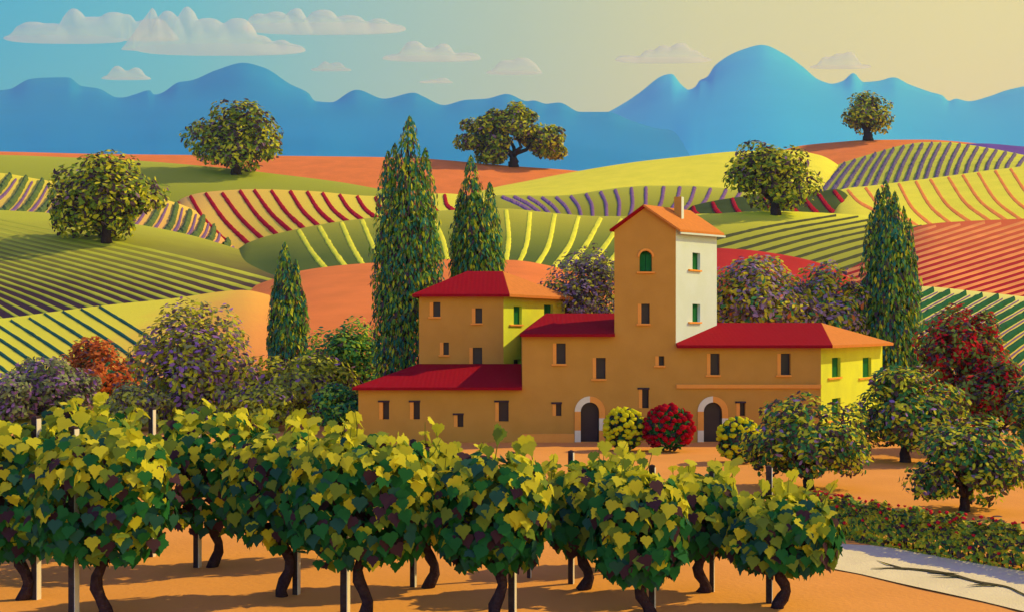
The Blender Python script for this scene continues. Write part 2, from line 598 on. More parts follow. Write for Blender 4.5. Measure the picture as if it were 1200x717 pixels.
strips('crop_rows', 'yellow_orange', [[(a, b + .8), (a + (c - a) * .38, b + (d - b) * .56), (c, d)] for a, b, c, d in [
    (993, 222, 1027, 248), (1014, 219.5, 1062, 262), (1033, 217, 1078, 268), (1053, 214.5, 1095, 267), (1073, 212, 1120, 267), (1090, 209.7, 1143, 265), (1111, 207, 1165, 263), (1128, 204.6, 1184, 262),
    (1146, 202, 1202, 262), (1166, 199.6, 1224, 260), (1184, 197.4, 1245, 258), (1204, 195, 1268, 256), (1226, 192, 1290, 255)]], (4.2, 5.2), [m_orow], 'curved orange rows on the yellow hill', height=.07, seed=3)
strips('crop_rows', 'dark_red', bow([((a, b), (c, d)) for a, b, c, d in [
    (812, 242.5, 819, 254), (835, 237.8, 846, 254), (858, 233.5, 870, 254), (895, 230, 912, 254), (918, 228, 938, 254), (940, 227.5, 962, 255), (958, 226, 983, 256), (977, 224, 1008, 256)]], -2),
    (5, 7), [m_red], 'dark red rows across the dark green band', height=.22, seed=4)
strips('crop_rows', 'red_left', bow([((a, b), (c, d)) for a, b, c, d in [
    (208, 238, 238, 280), (223, 230.5, 266, 285), (241, 227, 295, 290), (259, 225, 316, 288), (281, 224, 332, 282), (298, 223.5, 348, 278), (318, 224, 364, 275), (340, 224.5, 380, 271), (360, 225.5, 397, 268),
    (378, 227, 412, 264), (398, 229, 430, 262), (418, 230, 447, 260), (440, 231.5, 464, 260), (462, 230.5, 484, 257), (482, 230, 500, 255), (503, 229, 518, 253), (521, 228.5, 535, 250), (542, 231.5, 554, 252), (564, 235, 575, 252), (583, 239.5, 594, 252)]], -5),
    (4.6, 6.2), [m_red], 'dark red rows curving down the yellow slope', height=.22, seed=5)
gr = [(12, 206.5, -27, 243), (31, 209.6, -12, 262), (50, 212.8, 8, 264), (70, 215.5, 26, 268), (90, 218, 45, 270), (110, 221, 66, 272), (130, 224, 86, 275), (150, 228, 108, 277), (170, 232, 130, 280), (190, 236, 155, 283),
      (207, 241, 183, 284), (223, 248, 199, 287), (239, 255, 214, 290), (252, 264, 233, 292), (268, 276, 256, 294), (-8, 204, -48, 243), (-28, 202, -70, 240)]
strips('crop_rows', 'green_left', bow([((a, b), (c, d)) for a, b, c, d in gr], 6), (6.5, 8.5), [m_green], 'bushy dark green rows on the straw slope', height=.55, seed=6)
strips('lavender_rows', 'green_left', bow([((a + 7, b + 4), (c + 8, d + 2)) for a, b, c, d in gr], 6), (2.5, 5), [m_purple], 'thin purple rows beside the bushy green rows', height=.2, seed=7)
strips('crop_rows', 'stripe_mid', [[(a, b + .7), (a + (c - a) * q, b + (d - b) * .5), (c, d)] for a, b, c, d, q in [
    (350, 269.5, 384, 318, .42), (374, 265, 412, 322, .44), (400, 260.5, 430, 318, .42), (424, 257.5, 452, 318, .45), (450, 255, 474, 318, .55), (476, 252.5, 498, 316, .6), (503, 249.8, 526, 315, .7), (535, 248, 548, 313, .8), (565, 246.6, 572, 312, 1.2),
    (593, 246, 592, 312, -3), (621, 248.5, 604, 318, .2), (650, 251, 622, 322, .25), (678, 253.5, 648, 315, .3), (704, 255, 662, 318, .4), (730, 254.5, 684, 318, .42), (752, 254, 706, 318, .45)]],
    (6.2, 7.4), [m_yel], 'broad yellow stripes curving down the olive hill', height=.12, seed=8)
rows = []
for i in range(11):
    ax, ay = 985 + i * 21, 252 + i * 2.2
    bx, by = [(824, 284), (836, 291), (855, 296), (878, 299), (900, 302), (920, 306), (940, 310), (958, 315), (985, 316), (1012, 317), (1040, 316)][i]
    rows.append([(ax, ay), ((ax + bx) / 2 - 4, (ay + by) / 2 - 2), (bx, by)])
strips('crop_rows', 'olive_right', rows, (2.6, 4.4), [m_dolive], 'straight dark olive rows on the hill right of the tower', height=.10, seed=9)
rows = []
for i in range(-7, 20):
    s = i / 19
    yr = 262 + 132 * s
    yl = yr + 84 - 4 * s
    rows.append([(925, yl), (1240, yr - 14)])
strips('crop_rows', 'red_orange', rows, (4.4, 4.0), [m_lorange], 'light orange rows across the red soil hill', height=.06, seed=10)
bx0 = [0, 60, 120, 200, 285, 375]; by0 = [373, 365.5, 358, 350, 340, 322]
rows = []
for i in range(19):
    s = (i / 18) ** 1.0
    ex = 8 + 350 * s
    ly = 371 - 116 * s ** .74
    ey = float(np.interp(ex, bx0, by0)) + 10
    sl = (ey - ly) / ex
    rows.append([(-60, ly - sl * 60 * .7), (ex * .5, (ly + ey) / 2 - 1.5), (ex + 22, ey + 9)])
for k in (1, 2, 3):
    rows.append([(-60, 371 + k * 9 - 20), (0, 371 + k * 9)])
strips('crop_rows', 'olive_big', rows, (2.6, 5.2), [m_lolive], 'light olive rows fanning across the dark soil hill', height=.05, seed=11)
rows = []
for i in range(15):
    s = i / 14
    tx = -120 + i * 21.5
    ty = float(np.interp(tx, [-260, 0, 60, 120, 200], [385, 373, 365.5, 358, 350])) + 1.2
    if tx > 135:
        continue
        rows.append([(tx - 30, 363), (tx, 364 + (i - 12) * 2), (tx + 60, 376 + (i - 12) * 3)])
    else:
        rows.append([(tx, ty), (tx + 62, ty + 42 - 4 * s), (tx + 130, ty + 92)])
strips('crop_rows', 'yellow_left', rows, (3.2, 5), [m_tealrow], 'dark green rows crossing the yellow field on the left', height=.10, seed=12)
gre, pu = [], []
for i in range(17):
    tx, ty = 1052 + i * 19, 333.5 + i * 1.95
    ln = [(tx + 4, ty + 3), (tx - 60, ty + 34 + i * .8), (tx - 170, ty + 100 + i * 3)]
    gre.append(ln)
    pu.append([(ln[0][0] + 5.0, ln[0][1] + 2.2), (ln[1][0] + 5.5, ln[1][1] + 3.4), (ln[2][0] + 5.5, ln[2][1] + 5)])
strips('crop_rows', 'green_right', gre, (4.6, 8.2), [m_dgreen], 'thick dark green rows behind the red shrub', height=.28, seed=13)
strips('lavender_rows', 'green_right', pu, (1.2, 2.2), [m_purple], 'thin purple strips between the thick green rows', height=.08, seed=14)


# ------------------------------------------------------------------ mountains
def mountain(name, ridge, Y, depth, mat, label, base=245, seed=0):
    xs = np.linspace(ridge[0][0], ridge[-1][0], 420)
    ry = pchip(xs, [p[0] for p in ridge], [p[1] for p in ridge])
    r = np.random.default_rng(seed)
    nv = 14
    ph = r.uniform(0, 6.28, 12); fr = r.uniform(.004, .03, 12)
    ker = np.exp(-np.linspace(-1.6, 1.6, 121) ** 2); ker /= ker.sum()
    rs = np.convolve(np.pad(ry, 60, mode='edge'), ker, mode='valid')
    V, Fc = [], []
    for i, u in enumerate(xs):
        C = px2(u, ry[i], Y)
        B = np.array([pX(u, Y - depth) , Y - depth, -6.0])
        for j in range(nv + 1):
            v = j / nv
            Cs = px2(u, ry[i] * v ** 10 + rs[i] * (1 - v ** 10), Y)
            p = B + (Cs - B) * v
            n = sum(math.sin(u * fr[k] * 2 + ph[k] + v * 5 * math.cos(ph[k])) for k in range(12)) / 12
            p[2] -= (C[2] - B[2]) * .04 * math.sin(v * math.pi) * (1 - .4 * n)
            p[1] += depth * .02 * n * math.sin(v * math.pi)
            V.append(p)
        V.append(C + np.array([0, 500, -C[2] * .7]))
        V.append(np.array([C[0], Y + 900, -6]))
    n = nv + 3
    for i in range(len(xs) - 1):
        for j in range(n - 1):
            a = i * n + j
            Fc.append((a, a + n, a + n + 1, a + 1))
    o = mesh_obj(name, V, Fc, mat, smooth=True)
    tag(o, label, None, None, 'structure')
    return o


m_mt1 = noise_mat('blue_haze_mountain', (.005, .265, .56), (.008, .285, .60), scale=.004)  # blue of the distance haze painted into the base colour
m_mt2 = noise_mat('pale_haze_mountain', (.025, .50, .80), (.03, .52, .83), scale=.004)  # farther range: haze painted in as a paler blue
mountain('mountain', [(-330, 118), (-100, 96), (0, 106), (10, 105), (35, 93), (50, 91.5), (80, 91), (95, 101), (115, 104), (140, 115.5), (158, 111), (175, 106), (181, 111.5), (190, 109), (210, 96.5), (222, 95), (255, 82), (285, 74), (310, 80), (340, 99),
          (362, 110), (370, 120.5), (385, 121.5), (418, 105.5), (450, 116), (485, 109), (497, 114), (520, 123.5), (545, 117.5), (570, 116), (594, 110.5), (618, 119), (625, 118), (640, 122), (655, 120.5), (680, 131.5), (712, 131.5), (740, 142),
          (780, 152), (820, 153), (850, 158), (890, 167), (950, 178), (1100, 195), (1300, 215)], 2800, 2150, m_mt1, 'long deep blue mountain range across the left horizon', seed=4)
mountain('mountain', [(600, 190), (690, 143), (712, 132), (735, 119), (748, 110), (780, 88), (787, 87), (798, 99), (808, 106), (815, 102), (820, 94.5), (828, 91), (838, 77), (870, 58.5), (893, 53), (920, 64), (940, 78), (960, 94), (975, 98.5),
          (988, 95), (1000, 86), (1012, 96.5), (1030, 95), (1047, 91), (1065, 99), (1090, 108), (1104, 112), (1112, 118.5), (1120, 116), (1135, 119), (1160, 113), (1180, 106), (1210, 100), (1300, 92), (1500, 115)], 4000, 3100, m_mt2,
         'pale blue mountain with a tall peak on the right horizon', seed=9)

# ------------------------------------------------------------------ clouds
mcl, nt, b = nodes_of('thin_cloud')
b.inputs['Base Color'].default_value = (.78, .95, .98, 1)
b.inputs['Roughness'].default_value = 1
b.inputs['Specular IOR Level'].default_value = 0
tr = nt.nodes.new('ShaderNodeBsdfTranslucent'); tr.inputs[0].default_value = (.78, .95, .98, 1)
m1 = nt.nodes.new('ShaderNodeMixShader'); m1.inputs[0].default_value = .55
m2 = nt.nodes.new('ShaderNodeMixShader'); m2.inputs[0].default_value = .33
tp = nt.nodes.new('ShaderNodeBsdfTransparent')
nt.links.new(b.outputs[0], m1.inputs[1]); nt.links.new(tr.outputs[0], m1.inputs[2])
nt.links.new(tp.outputs[0], m2.inputs[1]); nt.links.new(m1.outputs[0], m2.inputs[2])
nt.links.new(m2.outputs[0], nt.nodes['Material Output'].inputs['Surface'])


def cloud(lumps, base, Y, label):
    """flat-bottomed cloud: one closed skin over its puffs (px, half width px, height px)"""
    x0 = min(l[0] - l[1] for l in lumps); x1 = max(l[0] + l[1] for l in lumps)
    s = Y / F
    nu, nv = int(max(40, (x1 - x0) / 1.5)), 14
    us = np.linspace(x0, x1, nu)
    top = np.zeros(nu); dep = np.zeros(nu)
    for cx, hw, h in lumps:
        q = np.clip(1 - np.abs((us - cx) / hw) ** 2.6, 0, 1) ** .42
        top = np.maximum(top, q * h)
        dep = np.maximum(dep, q * hw * .3)
    gk = np.exp(-np.linspace(-1.5, 1.5, 7) ** 2); gk /= gk.sum()
    top = np.convolve(np.pad(top, 3, mode='edge'), gk, mode='valid')
    edge = np.minimum((us - x0), (x1 - us))
    top = np.minimum(top, edge * 1.3)
    top = np.maximum(top, np.minimum(edge * .12, 2.0)); dep = np.maximum(dep, np.minimum(edge * .3, 3))
    top[0] = top[-1] = .05; dep[0] = dep[-1] = .05
    V, Fc = [], []
    for i, u in enumerate(us):
        for j in range(nv):
            th = 2 * math.pi * j / nv
            yy = math.cos(th) * dep[i]
            zz = math.sin(th) * top[i]
            if zz < 0:
                zz *= .04
            V.append((pX(u, Y), Y + yy * s, pZ(base, Y) + zz * s))
    for i in range(nu - 1):
        for j in range(nv):
            k = (j + 1) % nv
            Fc.append((i * nv + j, i * nv + k, (i + 1) * nv + k, (i + 1) * nv + j))
    Fc.append(tuple(range(nv))); Fc.append(tuple((nu - 1) * nv + j for j in range(nv - 1, -1, -1)))
    o = mesh_obj('cloud', V, Fc, mcl, smooth=True)
    tag(o, label, 'cloud', 'flat bottomed clouds over the mountains', 'thing')


CY = 6500
cloud([(40, 22, 20), (60, 26, 18), (88, 13, 36), (110, 30, 26), (135, 22, 32), (150, 10, 30), (75, 70, 6), (180, 30, 24), (20, 12, 4)], 46.5, CY, 'broad pale cloud with a flat base at the top left corner')
cloud([(158, 16, 9), (168, 19, 58), (198, 16, 45), (221, 12, 50), (245, 25, 36), (280, 22, 36), (300, 22, 16), (333, 9, 10), (258, 100, 8), (210, 50, 30), (180, 24, 22)], 58.5, CY - 300, 'tallest pale cloud overlapping its neighbour near the upper left')
cloud([(305, 14, 17), (325, 16, 19), (349, 11, 23), (380, 18, 21), (412, 18, 14), (446, 12, 10), (380, 96, 5)], 34, CY + 400, 'long low cloud trailing to the right near the top')
cloud([(138, 9, 15), (148, 9, 9), (160, 9, 13), (148, 29, 4)], 92.5, CY + 200, 'small two humped cloud above the left mountain saddle')
cloud([(381, 7, 10), (395, 9, 9), (388, 24, 3)], 82.5, CY + 300, 'tiny cloud right of the deep blue peak')
cloud([(485, 15, 20), (502, 18, 12), (520, 12, 17), (548, 16, 6), (506, 58, 5)], 69, CY + 100, 'wide cloud with a rounded hump above the cypresses')
cloud([(596, 17, 15), (612, 15, 18), (627, 9, 12), (602, 33, 4)], 86, CY + 250, 'compact cloud above the windswept tree')
cloud([(512, 12, 3), (519, 8, 5), (511, 20, 1.5)], 96.8, CY + 350, 'sliver of cloud low over the blue range')
cloud([(760, 9, 12), (777, 12, 17), (797, 14, 20), (808, 15, 12), (732, 12, 5), (778, 56, 4)], 71, CY + 150, 'faint cloud left of the tall pale peak')
cloud([(968, 9, 12), (982, 10, 16), (995, 10, 18), (985, 36, 3)], 79, CY + 450, 'faint cloud right of the tall pale peak')


# ------------------------------------------------------------------ foliage
def basis(n, rnd, hang=0.0):
    """columns: leaf x, leaf y (tip direction), normal"""
    n = n / (np.linalg.norm(n, axis=1, keepdims=True) + 1e-9)
    t = rnd.normal(size=n.shape)
    if hang:
        t = t * (1 - hang) + np.array([0, 0, -1.0]) * hang * 1.6
    y = t - (t * n).sum(1, keepdims=True) * n
    y /= np.linalg.norm(y, axis=1, keepdims=True) + 1e-9
    x = np.cross(y, n)
    return x, y, n


OVAL = np.array([(0, -1), (.42, -.45), (.42, .3), (0, 1), (-.42, .3), (-.42, -.45)])
BLOB = np.array([(0, -.8), (.5, -.55), (.7, 0), (.5, .5), (0, .9), (-.5, .5), (-.7, 0), (-.5, -.55)])
SPRAY = np.array([(0, -1.2), (.34, -.5), (.42, .1), (.2, .75), (0, 1.3), (-.2, .75), (-.42, .1), (-.34, -.5)])
_half = [(0, -.62), (.16, -.80), (.38, -.86), (.58, -.74), (.72, -.58), (.98, -.52), (.92, -.28), (1.0, -.02), (.80, .10), (.66, .22), (.62, .42), (.44, .50), (.30, .64), (.22, .86)]
GRAPE = np.array(_half + [(0, 1.18)] + [(-a, b) for a, b in _half[:0:-1]]) * .8


def leaves(name, pos, nrm, size, shape, mats, mi, parent, rnd, hang=0.0, fold=.18):
    x, y, n = basis(nrm, rnd, hang)
    k = len(shape)
    N = len(pos)
    sz = size[:, None, None]
    sx, sy = shape[None, :, 0, None], shape[None, :, 1, None]
    bend = -fold * (sx ** 2 + .5 * sy ** 2)
    V = pos[:, None, :] + sz * (sx * x[:, None, :] + sy * y[:, None, :] + bend * n[:, None, :])
    V = V.reshape(-1, 3)
    me = bpy.data.meshes.new(name)
    me.vertices.add(N * k)
    me.vertices.foreach_set('co', V.ravel())
    me.loops.add(N * k)
    me.loops.foreach_set('vertex_index', np.arange(N * k, dtype=np.int32))
    me.polygons.add(N)
    me.polygons.foreach_set('loop_start', np.arange(0, N * k, k, dtype=np.int32))
    me.polygons.foreach_set('loop_total', np.full(N, k, dtype=np.int32))
    for m in mats:
        me.materials.append(m)
    me.polygons.foreach_set('material_index', np.asarray(mi, dtype=np.int32))
    me.update(calc_edges=True)
    o = bpy.data.objects.new(name, me)
    COL.objects.link(o)
    if parent is not None:
        o.parent = parent
        o.location = -world_loc(parent)
    return o


def pick(rnd, N, w):
    return rnd.choice(len(w), size=N, p=np.array(w) / sum(w))


def blob_points(rnd, blobs, N, shell=.75):
    """points on and just inside the skins of many small blobs; returns position and outward normal"""
    blobs = np.array(blobs)
    vol = blobs[:, 3] ** 2
    k = rnd.choice(len(blobs), size=N, p=vol / vol.sum())
    d = rnd.normal(size=(N, 3))
    d /= np.linalg.norm(d, axis=1, keepdims=True)
    r = blobs[k, 3:6] * (shell + (1.06 - shell) * rnd.random((N, 1)) ** .6)
    return blobs[k, :3] + d * r, d


def crown_blobs(rnd, c, rx, ry, rz, n, br, flat=.35):
    """clumps spread over a dome: many on its skin, some inside"""
    B = []
    for i in range(n):
        for _ in range(30):
            d = rnd.normal(size=3); d /= np.linalg.norm(d)
            if d[2] > -flat:
                break
        q = rnd.uniform(.62, .84) if i < n * .75 else rnd.uniform(.1, .5)
        s = br * rnd.uniform(.75, 1.25)
        B.append((c[0] + d[0] * rx * q, c[1] + d[1] * ry * q, c[2] + d[2] * rz * q, s * rx, s * ry, s * rz * .9))
    return B


M_bark = noise_mat('dark_bark', (.035, .02, .028), (.06, .036, .04), scale=8, bump=.6, bscale=22)


def wind(p0, p1, rnd, n=6, amp=.08):
    p0, p1 = np.array(p0, float), np.array(p1, float)
    L = np.linalg.norm(p1 - p0)
    ps = []
    for i in range(n + 1):
        t = i / n
        ps.append(p0 + (p1 - p0) * t + rnd.normal(size=3) * amp * L * math.sin(math.pi * t) * np.array([1, 1, .3]))
    return ps


def tree_trunk(root, base, c, rx, rz, r0, rnd, fork=.35, nb=5):
    mb = MB()
    base = np.array(base, float)
    f = base + (np.array(c) - base) * fork
    mb.tube(wind(base + [0, 0, -.1], f, rnd, 5, .04), np.linspace(r0 * 1.35, r0 * .85, 6), 9)
    for i in range(nb):
        a = 2 * math.pi * (i + rnd.uniform(0, .6)) / nb
        e = np.array(c) + [math.cos(a) * rx * .62, math.sin(a) * rx * .5, rz * rnd.uniform(-.1, .5)]
        ps = wind(f - [0, 0, .02], e, rnd, 6, .08)
        mb.tube(ps, np.linspace(r0 * .6, r0 * .12, 7), 7)
    return mb.build('trunk', M_bark, root, smooth=True)


TREEC = ['b2a62c', '5c6a28', '3c2a36', '6d4f7a']


def tree(name, cat, base, c, rx, rz, label, group, cols, w, n=1700, leaf=.12, r0=.25, seed=0, nblob=32, br=.36, trunk=True, fork=.35, shape=OVAL, flat=.8, blobs=None, depth=.85, up=.55, k=1.0, extra=None):
    rnd = np.random.default_rng(seed)
    root = empty(name, base)
    tag(root, label, cat, group, 'thing')
    if trunk:
        tree_trunk(root, base, c, rx, rz, r0, rnd, fork)
    B = blobs or crown_blobs(rnd, c, rx, rx * depth, rz, nblob, br, flat)
    n = int(n * 3.0)
    leaf *= .78
    P, d = blob_points(rnd, B, n, .62)
    out_ = P - np.array(c)
    out_ /= np.linalg.norm(out_, axis=1, keepdims=True) + 1e-9
    nr = d * .5 + out_ * .5 + np.array([0, 0, up]) + rnd.normal(size=P.shape) * .45
    sz = leaf * rnd.uniform(.75, 1.3, n)
    mats = [leaf_mat(h, k) for h in cols]
    leaves('crown', P, nr, sz, shape, mats, pick(rnd, n, w), root, rnd)
    if extra:
        hexc, ne, rs, nm = extra
        Q, dq = blob_points(rnd, B, ne, shell=1.0)
        oq = Q - np.array(c)
        keep = (oq * dq).sum(1) > .1
        flower_heads(nm, Q[keep], rs, leaf_mat(hexc, 1.0, .1), root, rnd)
    return root


def flower_heads(name, Q, rs, mat, root, rnd):
    bm = bmesh.new()
    bmesh.ops.create_icosphere(bm, subdivisions=1, radius=1)
    bv = np.array([v.co for v in bm.verts]); bf = [[v.index for v in f.verts] for f in bm.faces]
    bm.free()
    V, Fc = [], []
    for q in Q:
        b = len(V)
        s = rs * rnd.uniform(.75, 1.2)
        jit = 1 + .18 * rnd.normal(size=(len(bv), 1))
        V += list(q + bv * s * jit * np.array([1, 1, .8]))
        Fc += [[b + i for i in f] for f in bf]
    return mesh_obj(name, V, Fc, mat, root, smooth=True)


G_HILL = 'lone round trees on the hills'
GREENW = [3.4, 3.4, 3.2, .35]


def hill_tree(px, py, cpx, cpy, rxp, rzp, label, seed, n=1700, leafp=4.2, Y=None, depth=.85, w=GREENW, blobs=None, fork=.35, flat=.8, nblob=34):
    p = shoot_land(px, py)
    if p is None:
        p = shoot_land(px, py + 3)
    Y = p[1]; s = Y / F
    c = px2(cpx, cpy, Y)
    if blobs:
        blobs = [(*px2(a, b_, Y + dy * s), r_ * s, r_ * s * .9, r2 * s) for a, b_, dy, r_, r2 in blobs]
    return tree('round_tree', 'tree', tuple(p), c, rxp * s, rzp * s, label, G_HILL, TREEC, w, n=n, k=1.15, leaf=leafp * s, r0=5 * s, seed=seed, blobs=blobs, depth=depth, fork=fork, flat=flat, nblob=nblob)


hill_tree(125, 285, 122, 231, 66, 52, 'largest round hillside tree, on the dark soil rows at the left', 1, 2000, 4.6)
hill_tree(277, 205, 276, 161, 54, 42, 'round tree on the olive pasture in front of the deep blue peak', 2, 1800, 4.0)
wb = []
_r = random.Random(5)
for cx, cy, n_, sp in [(565, 158, 7, 20), (600, 143, 8, 24), (632, 158, 8, 20), (580, 140, 4, 12), (640, 172, 4, 12), (555, 166, 3, 10), (575, 178, 3, 10)]:
    for _ in range(n_):
        wb.append((cx + _r.uniform(-sp, sp), cy + _r.uniform(-sp, sp) * .55, _r.uniform(-22, 22), 13.5 * _r.uniform(.8, 1.2), 9.5 * _r.uniform(.8, 1.2)))
hill_tree(602, 193, 600, 158, 58, 34, 'windswept wide tree with a forked trunk beside the bright yellow hill', 3, 3600, 3.4, blobs=wb, fork=.3)
hill_tree(909, 252, 906, 208, 51, 41, 'round tree in front of the dark red rows right of the tower', 4, 1800, 4.0)
hill_tree(1017, 165, 1016, 136, 31, 25, 'smallest round tree, alone on the far orange hilltop', 5, 1100, 2.8)

# cypresses
CYPC = ['b9b32f', '4f6a2a', '24514a', '3a2a38', '4c4a30']


def cypress(base_px, Y, spires, bot_py, label, seed, n):
    """spires: (px, tip py, half width px, depth offset px)"""
    rnd = np.random.default_rng(seed)
    s = Y / F
    x = pX(base_px, Y)
    z0 = drop(x, Y)
    root = empty('cypress_tree', (x, Y, z0))
    tag(root, label, 'tree', 'tall dark cypresses around the farmhouse', 'thing')
    mb = MB()
    zt = pZ(min(sp[1] for sp in spires) + 25, Y)
    mb.tube([(x, Y, z0 - .2), (x, Y, z0 + (zt - z0) * .5), (x, Y, zt)], [.28, .2, .05], 9)
    mb.build('trunk', M_bark, root, smooth=True)
    P, NR, SZ = [], [], []
    tot = sum((bot_py - sp[1]) * sp[2] for sp in spires)
    for px, tip, hw, dy in spires:
        m = int(2.7 * n * (bot_py - tip) * hw / tot)
        u = rnd.random(m) ** .85               # 0 bottom .. 1 tip
        prof = np.minimum(1, ((1 - u) / .26)) ** .6 * (1 - .12 * (u < .06))
        a = rnd.uniform(0, 2 * math.pi, m)
        rr = hw * s * prof * (.70 + .34 * rnd.random(m)) * (1 + .13 * np.sin(u * 31 + a * 3 + px))
        py = bot_py + (tip - bot_py) * u
        cx = pX(px, Y); cyy = Y + dy * s
        X = cx + np.cos(a) * rr; YY = cyy + np.sin(a) * rr
        Z = CH + (HZ - py) / F * Y
        Z = np.maximum(Z, z0 + .1)
        P.append(np.stack([X, YY, Z], 1))
        NR.append(np.stack([np.cos(a), np.sin(a), np.full(m, .35)], 1) + rnd.normal(size=(m, 3)) * .38)
        SZ.append(s * rnd.uniform(2.1, 3.9, m) * (.55 + .45 * np.minimum(1, prof * 1.3)))
    P, NR, SZ = np.concatenate(P), np.concatenate(NR), np.concatenate(SZ)
    leaves('crown', P, NR, SZ, SPRAY, [leaf_mat(h, 1.35) for h in CYPC], pick(rnd, len(P), [1.5, 3.2, 3.4, 1.2, 1.2]), root, rnd, hang=.9)
    return root


cypress(478, 60, [(480, 137, 21, 0), (462, 168, 16, 6), (455, 178, 16, -4), (498, 174, 16, 4), (506, 252, 15, -6), (448, 270, 13, 6), (480, 190, 34, 0), (472, 240, 34, -2), (490, 250, 30, 3)], 448, 'tallest cypress, left of the back block with many spires', 21, 5200)
cypress(558, 63, [(552, 183, 17, 0), (540, 222, 13, 4), (574, 215, 14, -3), (583, 276, 11, 2), (537, 300, 13, 4), (556, 225, 29, 0), (562, 260, 30, 2)], 432, 'cypress rising behind the red hip roof of the back block', 22, 3600)
cypress(337, 70, [(334, 285, 13, 0), (325, 315, 9, 2), (347, 305, 9, -2), (355, 342, 7, 2), (319, 362, 6, 0), (336, 318, 21, 0), (338, 350, 22, 0)], 470, 'small cypress standing alone on the yellow and orange field', 23, 2600)
cypress(1046, 61, [(1038, 212, 14, 0), (1030, 222, 12, 3), (1048, 225, 11, -2), (1060, 243, 9, 3), (1021, 250, 11, 3), (1066, 258, 8, -2), (1072, 305, 8, 2), (1010, 330, 8, 0), (1042, 240, 27, 0), (1044, 275, 33, 0)], 462, 'cypress at the right end of the farmhouse', 24, 4300)


# shrubs around the house
def shrub(px, base_py, cpy, rxp, rzp, Y, label, group, cols, w, seed, n=1500, leafp=4.6, nblob=34, br=.36, trunk=True, flat=.9, name='shrub', cat='shrub', depth=.8, k=1.45, extra=None, shape=OVAL, fork=.3):
    s = Y / F
    x = pX(px, Y)
    z0 = drop(x, Y)
    c = px2(px, cpy, Y)
    return tree(name, cat, (x, Y, z0), c, rxp * s, rzp * s, label, group, cols, w, n=n, leaf=leafp * s, r0=3.2 * s, seed=seed, nblob=nblob, br=br, trunk=trunk, flat=flat, depth=depth, k=k, extra=extra, shape=shape, fork=fork)


G_SH = 'tall flowering shrubs behind the vineyard'
shrub(228, 492, 438, 76, 76, 59.5, 'big domed shrub mottled purple and yellow green, left of the small cypress', G_SH, ['a9a32f', '5f6045', '6d4a80', '3a2a36'], [3.6, 2.8, 2.2, 1.2], 31, 2600, 5.0)
shrub(114, 486, 446, 56, 47, 65.5, 'shrub covered in orange blossom between two purple shrubs', G_SH, ['ee8546', '24503a', '3a2a36', 'e2703f'], [6, 1.6, .5, 4], 32, 1900, 4.0, k=1.7)
shrub(42, 490, 458, 66, 42, 62, 'low greyish purple shrub at the left edge', G_SH, ['6d4a80', '5f6245', '525540', '3a2a40'], [2.0, 3.4, 2.4, 1.0], 33, 2000, 4.4)
shrub(340, 492, 454, 80, 46, 62.5, 'wide olive green shrub with purple flecks below the small cypress', G_SH, ['aaa235', '5a5c2c', '6a4a7c', '3a2a36'], [4.4, 3.0, .7, 1.2], 34, 2900, 4.6)
shrub(405, 492, 435, 44, 60, 64, 'upright deep green shrub against the left end of the farmhouse', G_SH, ['9aa63a', '456a3a', '24503a', '3a2a36'], [3.6, 2.6, 1.6, 1.0], 35, 2200, 3.8)
shrub(683, 400, 352, 58, 61, 60, 'fine leaved purple grey tree left of the tower', 'blossoming trees behind the farmhouse', ['a9a335', '5f5f50', '5c4a68', '3a2a36'], [2.0, 2.6, 2.8, 1.6], 36, 2400, 3.4, name='blossom_tree', cat='tree')
shrub(890, 440, 358, 66, 58, 60, 'purple blossoming tree with yellow leaves just right of the tower', 'blossoming trees behind the farmhouse', ['b9ad35', '65506f', '2f5a3a', '3a2a36', 'd9704a'], [4, 3.6, 1.6, 1.0, .4], 37, 2600, 4.4, k=1.8, name='blossom_tree', cat='tree')
shrub(972, 440, 362, 46, 53, 61, 'smaller purple blossoming tree beside the right hand cypress', 'blossoming trees behind the farmhouse', ['b9ad35', '65506f', '2f5a3a', '3a2a36', 'd9704a'], [4, 3.6, 1.6, 1.0, .4], 38, 2000, 4.4, k=1.8, name='blossom_tree', cat='tree')
shrub(1132, 500, 418, 52, 62, 47, 'shrub full of crimson flowers behind the orchard trees', G_SH, ['b01826', '56622b', '3a2a36', 'b01826'], [1.8, 3.2, 2.0, 1.2], 39, 2400, 4.4)

shrub(1168, 505, 466, 44, 42, 45, 'lower crimson flecked shrub at the right edge, mostly behind the nearest orchard tree', G_SH, ['b01826', '56622b', '3a2a36', 'b01826'], [1.4, 3.6, 2.2, .8], 47, 1700, 4.4)

# orchard trees on the orange earth
ORCH = ['a8a02e', '2a4f30', '3a2a30', '6b4f80']
G_OR = 'small orchard trees right of the farmhouse'


def orchard(px, py, cpx, cpy, rxp, rzp, label, seed, n=2000):
    x, Y, z = ground_at(px, py)
    s = Y / F
    tree('orchard_tree', 'tree', (x, Y, z), px2(cpx, cpy, Y), rxp * s, rzp * s, label, G_OR, ORCH, [3.6, 3.8, 3.0, .3], n=n, leaf=4.9 * s, k=1.5, r0=5.5 * s, seed=seed, fork=.32, flat=.75, nblob=34)


